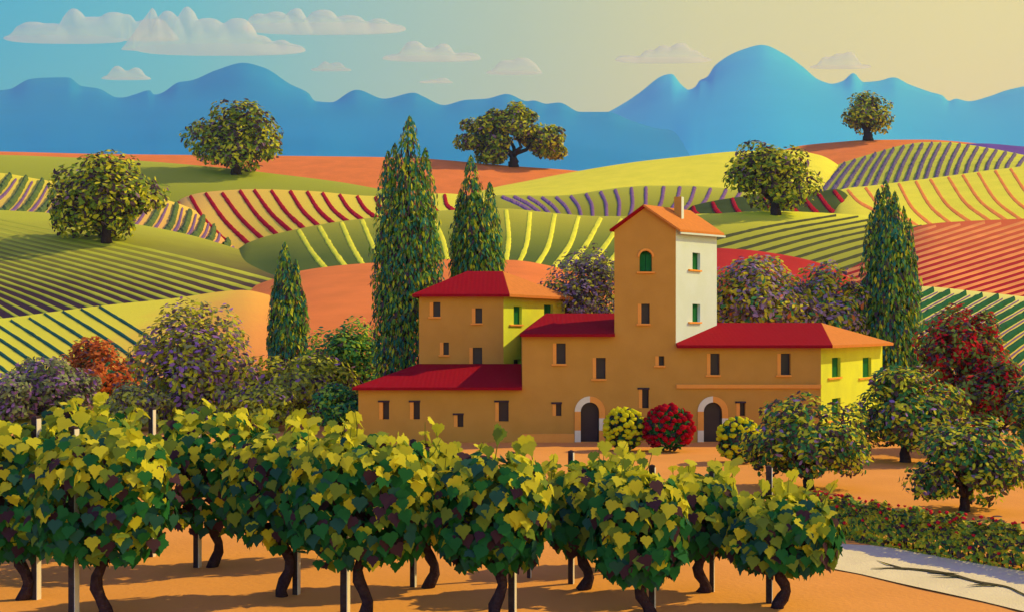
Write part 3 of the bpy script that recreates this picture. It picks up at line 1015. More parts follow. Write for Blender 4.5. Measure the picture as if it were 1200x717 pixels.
shrub(160, 499, 474, 40, 28, 57, 'low olive shrub in front of the orange blossom shrub', G_SH, ['9a963a', '5f6045', '5a4a5c', '3a2a36'], [3.4, 3.2, 1.4, 1.4], 48, 1100, 4.2)
shrub(306, 497, 476, 46, 24, 57, 'low olive shrub between the purple dome and the small cypress', G_SH, ['aaa235', '5a5c2c', '6a4a7c', '3a2a36'], [4.2, 3, .8, 1.2], 45, 1200, 4.4)
shrub(396, 500, 476, 30, 26, 55.5, 'low dense shrub filling the corner beside the low left wing', G_SH, ['8fa03a', '33603a', '24503a', '3a2a36'], [3, 2.6, 2, 1.2], 46, 1000, 4.0)
orchard(947, 572, 948, 516, 70, 56, 'dome shaped orchard tree in front of the right wing', 41)
orchard(1060, 541, 1063, 485, 64, 54, 'orchard tree beside the yellow wall, partly behind its neighbour', 42)
orchard(1130, 600, 1130, 542, 71, 57, 'nearest orchard tree behind the flowering hedge', 43)
orchard(1218, 545, 1222, 490, 42, 48, 'orchard tree cut off by the right edge', 44, 1500)


# flower bushes by the doors
def flower_bush(px, py, rxp, hp, Y, label, hexc, seed, dark, nf):
    s = Y / F
    x = pX(px, Y); z0 = drop(x, Y)
    c = (x, Y, z0 + hp * .50 * s)
    rnd = np.random.default_rng(seed)
    root = empty('flower_bush', (x, Y, z0))
    tag(root, label, 'flower bush', 'round flower bushes by the farmhouse doors', 'thing')
    n = 700
    d = rnd.normal(size=(n, 3)); d /= np.linalg.norm(d, axis=1, keepdims=True)
    P = np.array(c) + d * np.array([rxp * s, rxp * s * .9, hp * .5 * s]) * (.6 + .38 * rnd.random((n, 1)) ** .5)
    leaves('foliage', P, d + rnd.normal(size=P.shape) * .5, s * rnd.uniform(3, 5, n), OVAL, [leaf_mat(h) for h in dark], pick(rnd, n, [3, 2]), root, rnd)
    Q = []
    tries = 0
    while len(Q) < nf and tries < 4000:
        tries += 1
        v = rnd.normal(size=3); v /= np.linalg.norm(v)
        if v[2] < -.75 or rnd.random() > .45 + .55 * (v[2] + 1) / 2:
            continue
        q = np.array(c) + v * np.array([rxp * s, rxp * s * .9, hp * .5 * s]) * .97
        if all(np.linalg.norm(q - o) > 4.6 * s for o in Q):
            Q.append(q)
    fl = flower_heads('blossoms', Q, 4.1 * s, noise_mat('petal_' + hexc, alb(hexc, k=1.25), alb(hexc, k=1.1), scale=9, trans=.45), root, rnd)
    tag(fl, None, None, None, 'stuff')
    return root


flower_bush(732, 529, 24, 50, 46.0, 'yellow flowering bush beside the left arched door', 'efe41c', 51, ['24503a', '3a2a36'], 90)
flower_bush(783, 530, 30, 55, 45.6, 'crimson flowering bush between the two yellow ones', 'b3121c', 52, ['1f5a2c', '3a2a36'], 110)
flower_bush(866, 547, 26, 53, 41.0, 'yellow flowering bush in front of the right arched door', 'efe41c', 53, ['24503a', '3a2a36'], 90)

# hedge and path at the lower right
pl = [(955, 606), (1000, 616), (1060, 629), (1120, 640), (1200, 654), (1290, 674)]       # hedge foot line, middle of its footprint
hx = np.array([ground_at(px, py + 14) for px, py in pl])
rnd = np.random.default_rng(61)
root = empty('flowering_hedge', tuple(hx[2]))
tag(root, 'low clipped hedge dotted with red flowers along the pale path', 'hedge', None, 'thing')
mb = MB()
for i in range(40):
    t = i / 39 * (len(hx) - 1); k = min(int(t), len(hx) - 2); p = hx[k] + (hx[k + 1] - hx[k]) * (t - k)
    mb.tube([p + [0, 0, -.05], p + [rnd.normal() * .1, rnd.normal() * .1, .45]], [.02, .01], 5)
mb.build('stems', M_bark, root)
n = 6800
t = rnd.random(n) * (len(hx) - 1); k = np.minimum(t.astype(int), len(hx) - 2)
ax = hx[k] + (hx[k + 1] - hx[k]) * (t - k)[:, None]
th = rnd.uniform(-.25, math.pi + .25, n)
hh = .86 + .07 * np.sin(t * 9) + .05 * np.sin(t * 23)
q = .72 + .3 * rnd.random(n) ** .5
P = ax + np.stack([np.zeros(n), np.cos(th) * .52 * q, np.abs(np.sin(th)) ** .6 * np.sign(np.sin(th)) * hh * q], 1)
P[:, 2] = np.maximum(P[:, 2], ax[:, 2] + .03)
nr = np.stack([rnd.normal(size=n) * .3, np.cos(th), np.sin(th) + .3], 1) + rnd.normal(size=(n, 3)) * .4
leaves('foliage', P, nr, rnd.uniform(.055, .095, n), OVAL, [leaf_mat(h, 1.5) for h in ['b3a02f', '5c6a2a', '24452c', '3a2a30']], pick(rnd, n, [3.6, 3.2, .8, 1.9]), root, rnd)
n = 120
t = rnd.random(n) * (len(hx) - 1); k = np.minimum(t.astype(int), len(hx) - 2)
ax = hx[k] + (hx[k + 1] - hx[k]) * (t - k)[:, None]
th = rnd.uniform(.5, math.pi + .1, n)
Q = ax + np.stack([np.zeros(n), np.cos(th) * .53, np.abs(np.sin(th)) ** .6 * .92], 1)
fl = flower_heads('blossoms', Q, .043, leaf_mat('b01826', 1.1, .1), root, rnd)
tag(fl, None, None, None, 'stuff')

M_path = noise_mat('pale_gravel', (.76, .72, .36), (.82, .78, .40), scale=1.2, bump=.35, bscale=25)


def gsheet(name, pts, mat, dz, kind, label):
    """flat sheet following the ground, from a photo outline"""
    P = [np.array(ground_at(*p)) for p in pts]
    v = [(p[0], p[1], drop(p[0], p[1]) + dz) for p in P]
    tris = tessellate_polygon([[Vector(q) for q in v]])
    bm = bmesh.new()
    bv = [bm.verts.new(q) for q in v]
    for a in tris:
        try:
            bm.faces.new([bv[i] for i in a])
        except ValueError:
            pass
    for _ in range(5):
        bmesh.ops.subdivide_edges(bm, edges=[e for e in bm.edges if e.calc_length() > .35], cuts=1)
    for vv in bm.verts:
        vv.co.z = drop(vv.co.x, vv.co.y) + dz
    bmesh.ops.recalc_face_normals(bm, faces=bm.faces)
    me = bpy.data.meshes.new(name)
    bm.to_mesh(me); bm.free()
    me.materials.append(mat)
    o = bpy.data.objects.new(name, me)
    COL.objects.link(o)
    tag(o, label, None, None, kind)
    return o


gsheet('path', [(880, 622), (960, 637), (1020, 640), (1080, 648), (1150, 662), (1200, 672), (1300, 692), (1300, 745), (1240, 727), (1195, 716), (1150, 704), (1100, 692), (1050, 681), (1010, 672), (960, 663), (880, 650)],
       M_path, .03, 'structure', 'pale gravel path below the hedge')
def ribbon(pts, ws):
    t = np.linspace(0, 1, len(pts)); ts = np.linspace(0, 1, 40)
    xs, ys, w = pchip(ts, t, [p[0] for p in pts]), pchip(ts, t, [p[1] for p in pts]), np.interp(ts, t, ws)
    return [(x, y - q / 2) for x, y, q in zip(xs, ys, w)] + [(x, y + q / 2) for x, y, q in zip(xs[::-1], ys[::-1], w[::-1])]


m_rut = noise_mat('damp_mud', (.06, .06, .022), (.085, .08, .035), scale=4)
rut = gsheet('path_rut', ribbon([(1021, 666.3), (1050, 666), (1085, 669), (1118, 675), (1145, 682.5), (1180, 689), (1198, 697), (1240, 716)], [.4, 1.8, 2.2, 2.8, 2.0, 1.8, 1.9, 2]), m_rut, .05, 'structure', 'dark damp rut winding along the pale path')
br_ = [ribbon([(1027, 657.5), (1040, 661.5), (1056, 666)], [.2, 1.3, 1.8]), ribbon([(1124, 674), (1110, 673), (1088, 671)], [.3, 1.6, 1.2]),
       ribbon([(1091, 675.5), (1110, 676.5), (1124, 676.5)], [.2, 1.3, 1.8]), ribbon([(1133, 687.6), (1150, 687), (1168, 687.4)], [.2, 1.8, 1.5])]
for k_, b_ in enumerate(br_):
    r_ = gsheet('rut_branch', b_, m_rut, .054 + .004 * k_, None, None)
    r_.parent = rut

# ------------------------------------------------------------------ farmhouse
EX = dict(HF=50.0)
house = empty('farmhouse', (px2(706, 518, 52)[0], 50, gz(50)))
tag(house, 'farmhouse with walls ochre in shade and yellow in sun, a square tower, hip roofs red in shade and orange in sun, and arched doors', 'farmhouse', None, 'thing')
M_och_shade = noise_mat('shaded_ochre_plaster', alb('a6682c', SHD, .80), alb('a86a2e', SHD, .84), scale=1.1, bump=.12, bscale=14)  # shaded copy of the house plaster, shade painted in as ochre brown
M_ywall_sun = noise_mat('sunlit_yellow_plaster', alb('d0d034', LIT, 1.1), alb('cac936', LIT, 1.05), scale=1.1, bump=.12, bscale=14)  # sunlit copy of the house plaster, for the right-hand walls
M_cream_sun = noise_mat('sunlit_cream_plaster', alb('cfd3bb', LIT, 1.0), alb('cbcfb4', LIT, 1.0), scale=1.1, bump=.12, bscale=14)  # sunlit cream copy for the tower side, also fascia and chimney


def tile_mat(name, c, ang):
    m, nt, b = nodes_of(name)
    L = nt.links
    tcn = nt.nodes.new('ShaderNodeTexCoord')
    mp = nt.nodes.new('ShaderNodeMapping'); mp.inputs['Rotation'].default_value[2] = ang
    L.new(tcn.outputs['Object'], mp.inputs[0])
    wv = nt.nodes.new('ShaderNodeTexWave'); wv.inputs['Scale'].default_value = 1.5; wv.bands_direction = 'X'
    L.new(mp.outputs[0], wv.inputs[0])
    nz = nt.nodes.new('ShaderNodeTexNoise'); nz.inputs['Scale'].default_value = 5
    L.new(tcn.outputs['Object'], nz.inputs[0])
    rp = nt.nodes.new('ShaderNodeValToRGB')
    rp.color_ramp.elements[0].color = (*[x * .85 for x in c], 1); rp.color_ramp.elements[1].color = (*[min(.9, x * 1.15) for x in c], 1)
    L.new(nz.outputs['Fac'], rp.inputs[0]); L.new(rp.outputs[0], b.inputs['Base Color'])
    bp = nt.nodes.new('ShaderNodeBump'); bp.inputs['Strength'].default_value = .12; bp.inputs['Distance'].default_value = .04
    L.new(wv.outputs['Fac'], bp.inputs['Height']); L.new(bp.outputs[0], b.inputs['Normal'])
    b.inputs['Roughness'].default_value = .9; b.inputs['Specular IOR Level'].default_value = .04
    return m


M_tile_shade = tile_mat('shaded_red_tile', alb('9c1018', k=.86), 0)  # shaded copy of the roof tile, shade painted in as crimson
M_tile_sun = tile_mat('sunlit_orange_tile', alb('e68838', k=.74), R(50))  # sunlit copy of the same tile, sunlight painted in as orange
M_dark = noise_mat('dark_window', (.035, .02, .03), (.04, .024, .034), scale=3, rough=.35, spec=.4)
M_ostone = noise_mat('orange_stone', (.94, .40, .07), (.96, .43, .08), scale=4, bump=.2)
M_cstone = noise_mat('pale_stone', (.92, .87, .62), (.88, .83, .58), scale=4, bump=.2)
M_shut = noise_mat('green_shutter', alb('1f5a2c', SHD, .6), alb('1c5229', SHD, .6), scale=4, rough=.6)
M_purst = noise_mat('dark_slate', (.05, .03, .045), (.07, .045, .06), scale=4)
zg = gz(50) - .1


class Wall:
    """vertical wall from plan point a to plan point b; photo pixels map onto it"""
    def __init__(s, a, b, n):
        s.a, s.b = np.array(a, float), np.array(b, float)
        s.L = np.linalg.norm(s.b - s.a); s.d = (s.b - s.a) / s.L
        s.n = np.array(n, float)           # outward plan normal

    def uv(s, px, py):
        k = (px - 600) / F
        t = (k * s.a[1] - s.a[0]) / (s.d[0] - k * s.d[1])
        Yq = s.a[1] + t * s.d[1]
        return t, pZ(py, Yq)

    def P(s, u, z, o=0.0):
        q = s.a + s.d * u + s.n * o
        return (q[0], q[1], z)

    def rect(s, r):
        u0, z1 = s.uv(r[0], r[1]); u1, z0 = s.uv(r[2], r[3])
        return (u0, z0, u1, z1)

    def panel(s, z0, z1, holes, mat, parent, u0=0.0, u1=None, dep=.28, mb=None, gable=None):
        u1 = s.L if u1 is None else u1
        mb = MB()
        us = sorted({u0, u1, *[h[0] for h in holes], *[h[2] for h in holes]}); zs = sorted({z0, z1, *[h[1] for h in holes], *[h[3] for h in holes]})
        us = [u for u in us if u0 <= u <= u1]; zs = [z for z in zs if z0 <= z <= z1]
        for i in range(len(us) - 1):
            for j in range(len(zs) - 1):
                cu, cz = (us[i] + us[i + 1]) / 2, (zs[j] + zs[j + 1]) / 2
                if any(h[0] < cu < h[2] and h[1] < cz < h[3] for h in holes):
                    continue
                mb.face([s.P(us[i], zs[j]), s.P(us[i + 1], zs[j]), s.P(us[i + 1], zs[j + 1]), s.P(us[i], zs[j + 1])])
        for h in holes:
            a0, b0, a1, b1 = h
            for (p, q) in (((a0, b0), (a0, b1)), ((a1, b0), (a1, b1)), ((a0, b0), (a1, b0)), ((a0, b1), (a1, b1))):
                mb.face([s.P(*p), s.P(*q), s.P(*q, -dep), s.P(*p, -dep)])
        if gable:
            mb.face([s.P(u0, z1), s.P(u1, z1), s.P(*gable)])
        return mb.build('wall', mat, parent, recalc=False)

    def slab(s, name, u0, z0, u1, z1, o0, o1, mat, parent):
        mb = MB()
        a, b_ = s.P(u0, z0, o0), s.P(u1, z0, o0)
        c, d = s.P(u1, z0, o1), s.P(u0, z0, o1)
        mb.prism([a, b_, c, d], (0, 0, z1 - z0))
        return mb.build(name, mat, parent)


WH = {}


def window(wall, r, parent, kind='dark', reveal=True, sill=True, head=False):
    """recessed window; photo rect r is the dark pane, the painted left jamb stands beside it"""
    u0, z0, u1, z1 = wall.rect(r)
    jw = wall.rect((r[0] - 4.6, r[1], r[0], r[3]))
    ja = jw[0]
    hole = (ja if reveal else u0, z0, u1, z1)
    f = wall.slab('window', hole[0] - .01, z0 - .01, u1 + .01, z1 + .01, -.27, -.24, M_dark if kind != 'green' else M_shut, parent)
    if reveal:
        wall.slab('jamb', ja + .002, z0 + .002, u0 - .02, z1 - .002, -.23, .012, M_ostone, f)
    if sill:
        wall.slab('sill', ja - .06, z0 - .075, u1 + .03, z0 - .003, -.2, .09, M_ostone, f)
    if head:
        wall.slab('lintel', ja - .05, z1 + .003, u1 + .02, z1 + .085, -.2, .05, M_purst, f)
    if kind == 'green':
        for k in range(2):
            m0 = u0 + (u1 - u0) * (.5 * k) + .01
            m1 = u0 + (u1 - u0) * (.5 * k + .5) - .01
            sh = wall.slab('shutter', m0, z0 + .01, m1, z1 - .01, -.2, -.14, M_shut, f)
    return hole


HOLES = {}
w_back = Wall((pX(491, 53.5), 53.5), (pX(590, 53.5), 53.5), (0, -1))
w_backr = Wall((pX(590, 53.5), 53.5), (pX(662, 59), 59), (.863, -.505))
w_main = Wall((pX(612, 50), 50), (pX(720, 50), 50), (0, -1))
w_tow = Wall((pX(720, 50), 50), (pX(792, 50), 50), (0, -1))
TB = (pX(840, 53.5), 53.5)
_d = np.array(TB) - np.array((pX(792, 50), 50)); _d /= np.linalg.norm(_d)
w_towr = Wall((pX(792, 50), 50), TB, (_d[1], -_d[0]))
w_right = Wall((pX(792, 50), 50), (pX(962, 50), 50), (0, -1))
RB = (pX(1034, 58), 58.0)
_d = np.array(RB) - np.array((pX(962, 50), 50)); _d /= np.linalg.norm(_d)
w_rightr = Wall((pX(962, 50), 50), RB, (_d[1], -_d[0]))
w_left = Wall((pX(420, 50), 50), (pX(612, 50), 50), (0, -1))


def winset(wall, rects, parent):
    return [window(wall, r[:4], parent, *r[4:]) for r in rects]


h_back = winset(w_back, [(508, 354, 516, 371), (557.5, 361, 565, 378.5), (520, 401, 526, 415.5), (554.5, 407, 565, 430, 'dark', True, False)], house)
h_backr = winset(w_backr, [(602, 359, 611.5, 380, 'green', False, True), (637.5, 357, 648, 378, 'green', False, True), (602, 421, 611.5, 440, 'dark', False, False)], house)
h_main = winset(w_main, [(652.5, 402, 663, 426), (699, 419, 709.8, 443.5), (652, 473, 658, 487, 'dark', True, False, True)], house)
h_tow = winset(w_tow, [(752, 356, 761.5, 379), (772.5, 417, 778.5, 428), (753, 456, 760.5, 478, 'dark', True, False, True)], house)
h_towr = winset(w_towr, [(811.5, 296, 820.5, 317, 'green', False, True), (811.5, 356, 820.5, 377, 'green', False, True)], house)
h_right = winset(w_right, [(833, 414, 843.5, 439), (915.5, 414, 926.5, 439), (867.5, 472, 873.5, 487, 'dark', True, False, True)], house)
h_rightr = winset(w_rightr, [(975, 419, 985, 441, 'green', False, True), (1011, 419, 1021, 441, 'green', False, True), (975, 467, 985, 490, 'green', False, True)], house)
h_left = winset(w_left, [(449, 471, 456, 491, 'dark', True, False, True), (485, 471, 492, 491, 'dark', True, False, True), (536.5, 486, 543, 500, 'dark', True, False, True), (585, 471, 596, 493.5, 'dark', True, False, True)], house)


def arch_opening(wall, r, parent, outer, name, mats, fillmat, blocks=True):
    """arched opening: rect px (left, crown, right, foot); outer = width of stone surround in px"""
    u0, z0, u1, z1 = wall.rect(r)
    cu = (u0 + u1) / 2; rad = (u1 - u0) / 2
    ow = outer / F * 50
    zs = z1 - rad
    dr = wall.slab(name, u0 - .01, z0, u1 + .01, z1 + .01, -.28, -.24, fillmat, parent)
    # surround in stone blocks, each a piece of the band between radii
    segs = []
    n = 16
    def band(t):
        """t in 0..1 left half arc from springing to crown and on to the right springing"""
        a = math.pi * (1 - t)
        return (cu + rad * math.cos(a), zs + rad * math.sin(a)), (cu + (rad + ow) * math.cos(a), zs + (rad + ow) * math.sin(a))
    sm = MB()
    hgt = zs - z0
    if blocks:
        lay = [(0, .38, 1), (.38, 1.0, 0)]
        for a, b_, m in lay:
            sm.prism([wall.P(u0 - ow, z0 + hgt * a, .06), wall.P(u0, z0 + hgt * a, .06), wall.P(u0, z0 + hgt * b_, .06), wall.P(u0 - ow, z0 + hgt * b_, .06)], (*(-wall.n * .28), 0), m)
        for a, b_, m in [(0, .38, 0), (.38, .78, 1), (.78, 1, 0)]:
            sm.prism([wall.P(u1, z0 + hgt * a, .06), wall.P(u1 + ow, z0 + hgt * a, .06), wall.P(u1 + ow, z0 + hgt * b_, .06), wall.P(u1, z0 + hgt * b_, .06)], (*(-wall.n * .28), 0), m)
    for i in range(n):
        a, b_ = band(i / n), band((i + 1) / n)
        m = (1 if i < 8 else 0) if blocks else 0
        sm.prism([wall.P(*a[0], .06), wall.P(*b_[0], .06), wall.P(*b_[1], .06), wall.P(*a[1], .06)], (*(-wall.n * .28), 0), m)
    sm.build('surround', mats, dr)
    return dr, (u0, z0, u1, z1)


d1, h1 = arch_opening(w_main, (680.5, 471, 702, 517.5), house, 7, 'door', [M_ostone, M_cstone], M_dark)
d2, h2 = arch_opening(w_right, (824.5, 471, 846, 517.5), house, 7, 'door', [M_ostone, M_cstone], M_dark)
aw, h3 = arch_opening(w_tow, (749.5, 294, 764, 318.5), house, 2.4, 'window', [M_ostone], M_shut, blocks=False)
for k in range(2):
    w_ = (h3[2] - h3[0]) / 2
    w_tow.slab('shutter', h3[0] + w_ * k + .012, h3[1] + .03, h3[0] + w_ * (k + 1) - .012, h3[3] - w_ * .55, -.2, -.12, M_shut, aw)
w_tow.slab('sill', h3[0] - .12, h3[1] - .08, h3[2] + .12, h3[1] - .003, -.2, .09, M_ostone, aw)
for d_, h_ in ((d1, h1), (d2, h2)):
    w = w_main if d_ is d1 else w_right
    w.slab('threshold', h_[0] - .2, h_[1] - .09, h_[2] + .2, h_[1] - .003, -.25, .16, M_ostone, d_)

Ztow = pZ(268, 50); Zmain = pZ(391, 50); Zr = pZ(404, 50); Zb = pZ(345, 53.5); Zl = pZ(453, 50)
w_back.panel(zg, Zb, h_back, M_och_shade, house)
w_backr.panel(zg, Zb, h_backr, M_ywall_sun, house)
w_main.panel(zg, Zmain, h_main + [h1], M_och_shade, house)
ridge_u = pX(756, 50) - w_tow.a[0]; ridge_z = pZ(243, 50)
w_tow.panel(zg, Ztow, h_tow + [h3], M_och_shade, house, gable=(ridge_u, ridge_z))
w_towr.panel(zg, Ztow, h_towr, M_cream_sun, house)
w_right.panel(zg, Zr, h_right + [h2], M_och_shade, house)
w_rightr.panel(zg, Zr, h_rightr, M_ywall_sun, house)
w_left.panel(zg, Zl, h_left, M_och_shade, house)


def plain(pts, z0, z1, mat):
    mb = MB()
    for a, b_ in zip(pts[:-1], pts[1:]):
        mb.face([(*a, z0), (*b_, z0), (*b_, z1), (*a, z1)])
    mb.build('wall', mat, house, recalc=False)


TL = (w_tow.a[0] + TB[0] - w_towr.a[0], 53.5)
plain([TB, TL, tuple(w_tow.a)], zg, Ztow, M_och_shade)
plain([RB, (w_towr.a[0], 58.0), (w_towr.a[0] + 2, 54)], zg, Zr, M_och_shade)
plain([tuple(w_main.a), (w_main.a[0], 58), (w_tow.a[0], 58)], zg, Zmain, M_och_shade)
plain([tuple(w_left.a), (w_left.a[0], 57), (w_back.a[0], 57)], zg, Zl, M_och_shade)
plain([tuple(w_back.a), (w_back.a[0], 59), tuple(w_backr.b)], zg, Zb, M_och_shade)
mb = MB()
mb.box((w_main.a[0] + .004, 49.94, zg), (pX(673, 50), 49.999, pZ(508, 50)))
mb.build('plinth', M_ostone, house)
mb = MB()
mb.box((pX(792.5, 50), 49.9, pZ(454.5, 50)), (pX(961.8, 50), 49.998, pZ(450, 50)))
mb.build('string_course', M_ostone, house)


def roof(polys, mats, thick=.13):
    """polys: (material index, 3-D outline); one shell with a thickness"""
    mb = MB()
    for m, p in polys:
        mb.prism(p, (0, 0, -thick), m)
    o = mb.build('roof', mats, house)
    return o


o_ = .38
# low left wing
zt = pZ(426, 53.5)
a = (pX(420, 50) - o_ * .6, 50 - o_, Zl); b_ = (pX(612, 50) - .01, 50 - o_, Zl); c = (pX(612, 50) - .01, 53.48, zt); d = (pX(491, 53.5) - .01, 53.48, zt)
roof([(0, [a, b_, c, d]), (0, [a, d, (d[0], 57.2, zt), (a[0], 57.2, Zl)])], [M_tile_shade, M_tile_sun])
# back block
za = pZ(318, 56.3)
A = (pX(491, 53.5) - .3, 53.5 - o_, Zb); Bq = (pX(590, 53.5) + .30, 53.5 - o_, Zb); Cq = (pX(662, 59) + .44, 58.95, Zb); Dq = (A[0], 59.3, Zb)
E1 = (pX(547, 56.3), 56.3, za); E2 = (pX(589.5, 56.3), 56.3, za)
roof([(0, [A, Bq, E2, E1]), (1, [Bq, Cq, E2]), (1, [Cq, Dq, E1, E2]), (0, [Dq, A, E1])], [M_tile_shade, M_tile_sun])
# main block
zt = pZ(367, 54)
tl = np.array(TB) - np.array(w_towr.a); tl = tl / tl[1]
A = (pX(612, 50) - .08, 50 - o_, Zmain); Bq = (w_tow.a[0] - .01, 50 - o_, Zmain); B2 = (w_tow.a[0] - .01, 50, Zmain + (zt - Zmain) * o_ / (4 + o_)); Cq = (w_tow.a[0] - .01 + tl[0] * 3.5, 53.5, Zmain + (zt - Zmain) * (3.5 + o_) / (4 + o_))
C2 = (Cq[0] + .2, 54, zt); Dq = (pX(640, 54), 54, zt)
roof([(0, [A, Bq, B2, Cq, C2, Dq]), (0, [A, Dq, (A[0], 58.3, Zmain)]), (0, [Dq, C2, (C2[0], 58.3, Zmain), (A[0], 58.3, Zmain)])], [M_tile_shade, M_tile_sun])
# right wing
zt = pZ(378, 54)
fr = lambda y: Zr + (zt - Zr) * (y - (50 - o_)) / (4 + o_)
A = (w_towr.a[0] + .01, 50 - o_, Zr); A2 = (w_towr.a[0] + .012, 50, fr(50)); A3 = (TB[0] + .012, 53.5, fr(53.5)); A4 = (TB[0] - .4, 54, zt)
Bq = (pX(962, 50) + .42, 50 - o_, Zr); E = (pX(962.5, 54), 54, zt); Cq = (RB[0] + .55, RB[1] - .1, Zr)
roof([(0, [A, Bq, E, A4, A3, A2]), (1, [Bq, Cq, E]), (1, [Cq, (A4[0] - 2, RB[1] + .1, Zr), A4, E])], [M_tile_shade, M_tile_sun])
# tower roof: gable with the ridge running back
dv = np.array([TB[0] - w_towr.a[0], 3.5, 0.15])
of = np.array([-.1, -.22, 0]); bk = dv + np.array([.15, .25, 0])
Lz = Ztow - .06
L0 = np.array([w_tow.a[0] - .14, 50, Lz]); R0 = np.array([w_tow.b[0] + .26, 50, Lz]); P0 = np.array([pX(756, 50), 50, ridge_z + .1])
ro = roof([(1, [P0 + of, R0 + of, R0 + bk, P0 + bk]), (0, [L0 + of, P0 + of, P0 + bk, L0 + bk])], [M_tile_shade, M_tile_sun], .1)
mb = MB()
mb.prism([R0 + of + [.01, .15, -.105], R0 + bk + [.01, 0, -.105], R0 + bk + [.01, 0, -.19], R0 + of + [.01, .15, -.19]], (.05, -.03, 0))
mb.build('fascia', M_cream_sun, house)
mb = MB()
cx, cy = pX(796, 51.6), 51.6
mb.prism([(cx - .24, cy, pZ(262, 51)), (cx + .08, cy - .16, pZ(262, 51)), (cx + .24, cy + .16, pZ(262, 51)), (cx - .08, cy + .32, pZ(262, 51))], (0, 0, pZ(231, 51.6) - pZ(262, 51)))
mb.m[2] = mb.m[5] = 1  # front and left chimney sides take the painted shade tone
ch = mb.build('chimney', [M_cream_sun, M_och_shade], ro)

# ------------------------------------------------------------------ vines and stakes
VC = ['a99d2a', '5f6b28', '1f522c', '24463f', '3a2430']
M_vine = noise_mat('vine_bark', (.04, .022, .03), (.065, .038, .042), scale=9, bump=.8, bscale=25)


def vine(px, py, l, r_, top, bot, label, seed, n=270):
    x, Y, z = ground_at(px, py)
    z = drop(x, Y)
    s = Y / F
    rnd = np.random.default_rng(seed)
    root = empty('grape_vine', (x, Y, z))
    tag(root, label, 'vine', 'grape vines in the front vineyard', 'thing')
    cx, rx = pX((l + r_) / 2, Y), (r_ - l) / 2 * s
    zb, zt = pZ(bot, Y), pZ(top + 14, Y)
    cz, rz = (zb + zt) / 2, (zt - zb) / 2
    mb = MB()
    pts, rad = [], []
    hgt = cz - z
    ph = rnd.uniform(0, 6)
    for i in range(12):
        t = i / 11
        wob = .085 * math.sin(t * 12 + ph) * (1 - .3 * t)
        pts.append((x + (cx - x) * t * .6 + wob, Y + .04 * math.cos(t * 7 + ph), z - .05 + hgt * t))
        rad.append(.078 * (1.35 - .55 * t) * (1 + .13 * math.sin(t * 23 + ph)) * (1.25 if i == 0 else 1))
    mb.tube(pts, rad, 9)
    for k in range(5):
        a = k * 1.256 + rnd.uniform(0, .6)
        e = np.array([cx + math.cos(a) * rx * .7, Y + math.sin(a) * rx * .5, cz + rz * rnd.uniform(.0, .6)])
        ps = wind(pts[8], e, rnd, 5, .1)
        mb.tube(ps, np.linspace(.05, .012, 6), 6)
    mb.build('trunk', M_vine, root, smooth=True)
    d = rnd.normal(size=(n, 3)); d /= np.linalg.norm(d, axis=1, keepdims=True)
    q = np.where(rnd.random(n) < .8, .74 + .3 * rnd.random(n), .25 + .5 * rnd.random(n))[:, None]
    sg = np.sign(d)
    dd = sg * np.abs(d) ** np.array([.8, .9, .8])
    P = np.array([cx, Y, cz]) + dd * np.array([rx, max(.7, rx * .75), rz]) * q
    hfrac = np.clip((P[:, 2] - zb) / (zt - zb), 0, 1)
    # long young shoots that stick out of the top
    SP = []
    shoots = []
    for k in range(6):
        a = rnd.uniform(-.85, .85)
        b0 = np.array([cx + a * rx, Y + rnd.uniform(-.4, .4), zt - rz * .45 * abs(a) - .1])
        e = b0 + np.array([rnd.uniform(-.1, .35), rnd.uniform(-.1, .1), rnd.uniform(.3, .55)])
        shoots.append((b0, e))
        for j in range(4):
            SP.append(b0 + (e - b0) * (j + .7) / 4 + rnd.normal(size=3) * .05)
    for b0, e in shoots:
        sm = MB()
        sm.tube([b0, (b0 + e) / 2 + rnd.normal(size=3) * .02, e], [.012, .009, .005], 5)
        sm.build('shoot', leaf_mat('6b6a28'), root)
    SP = np.array(SP)
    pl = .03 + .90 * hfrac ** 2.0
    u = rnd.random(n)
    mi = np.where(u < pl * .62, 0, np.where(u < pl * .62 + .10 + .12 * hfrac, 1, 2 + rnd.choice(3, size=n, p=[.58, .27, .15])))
    nr = d * np.array([.7, .9, .35]) + np.array([.12, -.15, .22]) + rnd.normal(size=P.shape) * .28
    sz = rnd.uniform(.115, .17, n)
    P = np.concatenate([P, SP]); nr = np.concatenate([nr, rnd.normal(size=SP.shape) * .5 + [.2, -.5, .4]])
    sz = np.concatenate([sz, rnd.uniform(.11, .19, len(SP))]); mi = np.concatenate([mi, rnd.choice(2, size=len(SP), p=[.8, .2])])
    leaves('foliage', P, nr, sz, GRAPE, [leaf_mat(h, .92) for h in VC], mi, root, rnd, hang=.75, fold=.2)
    return root


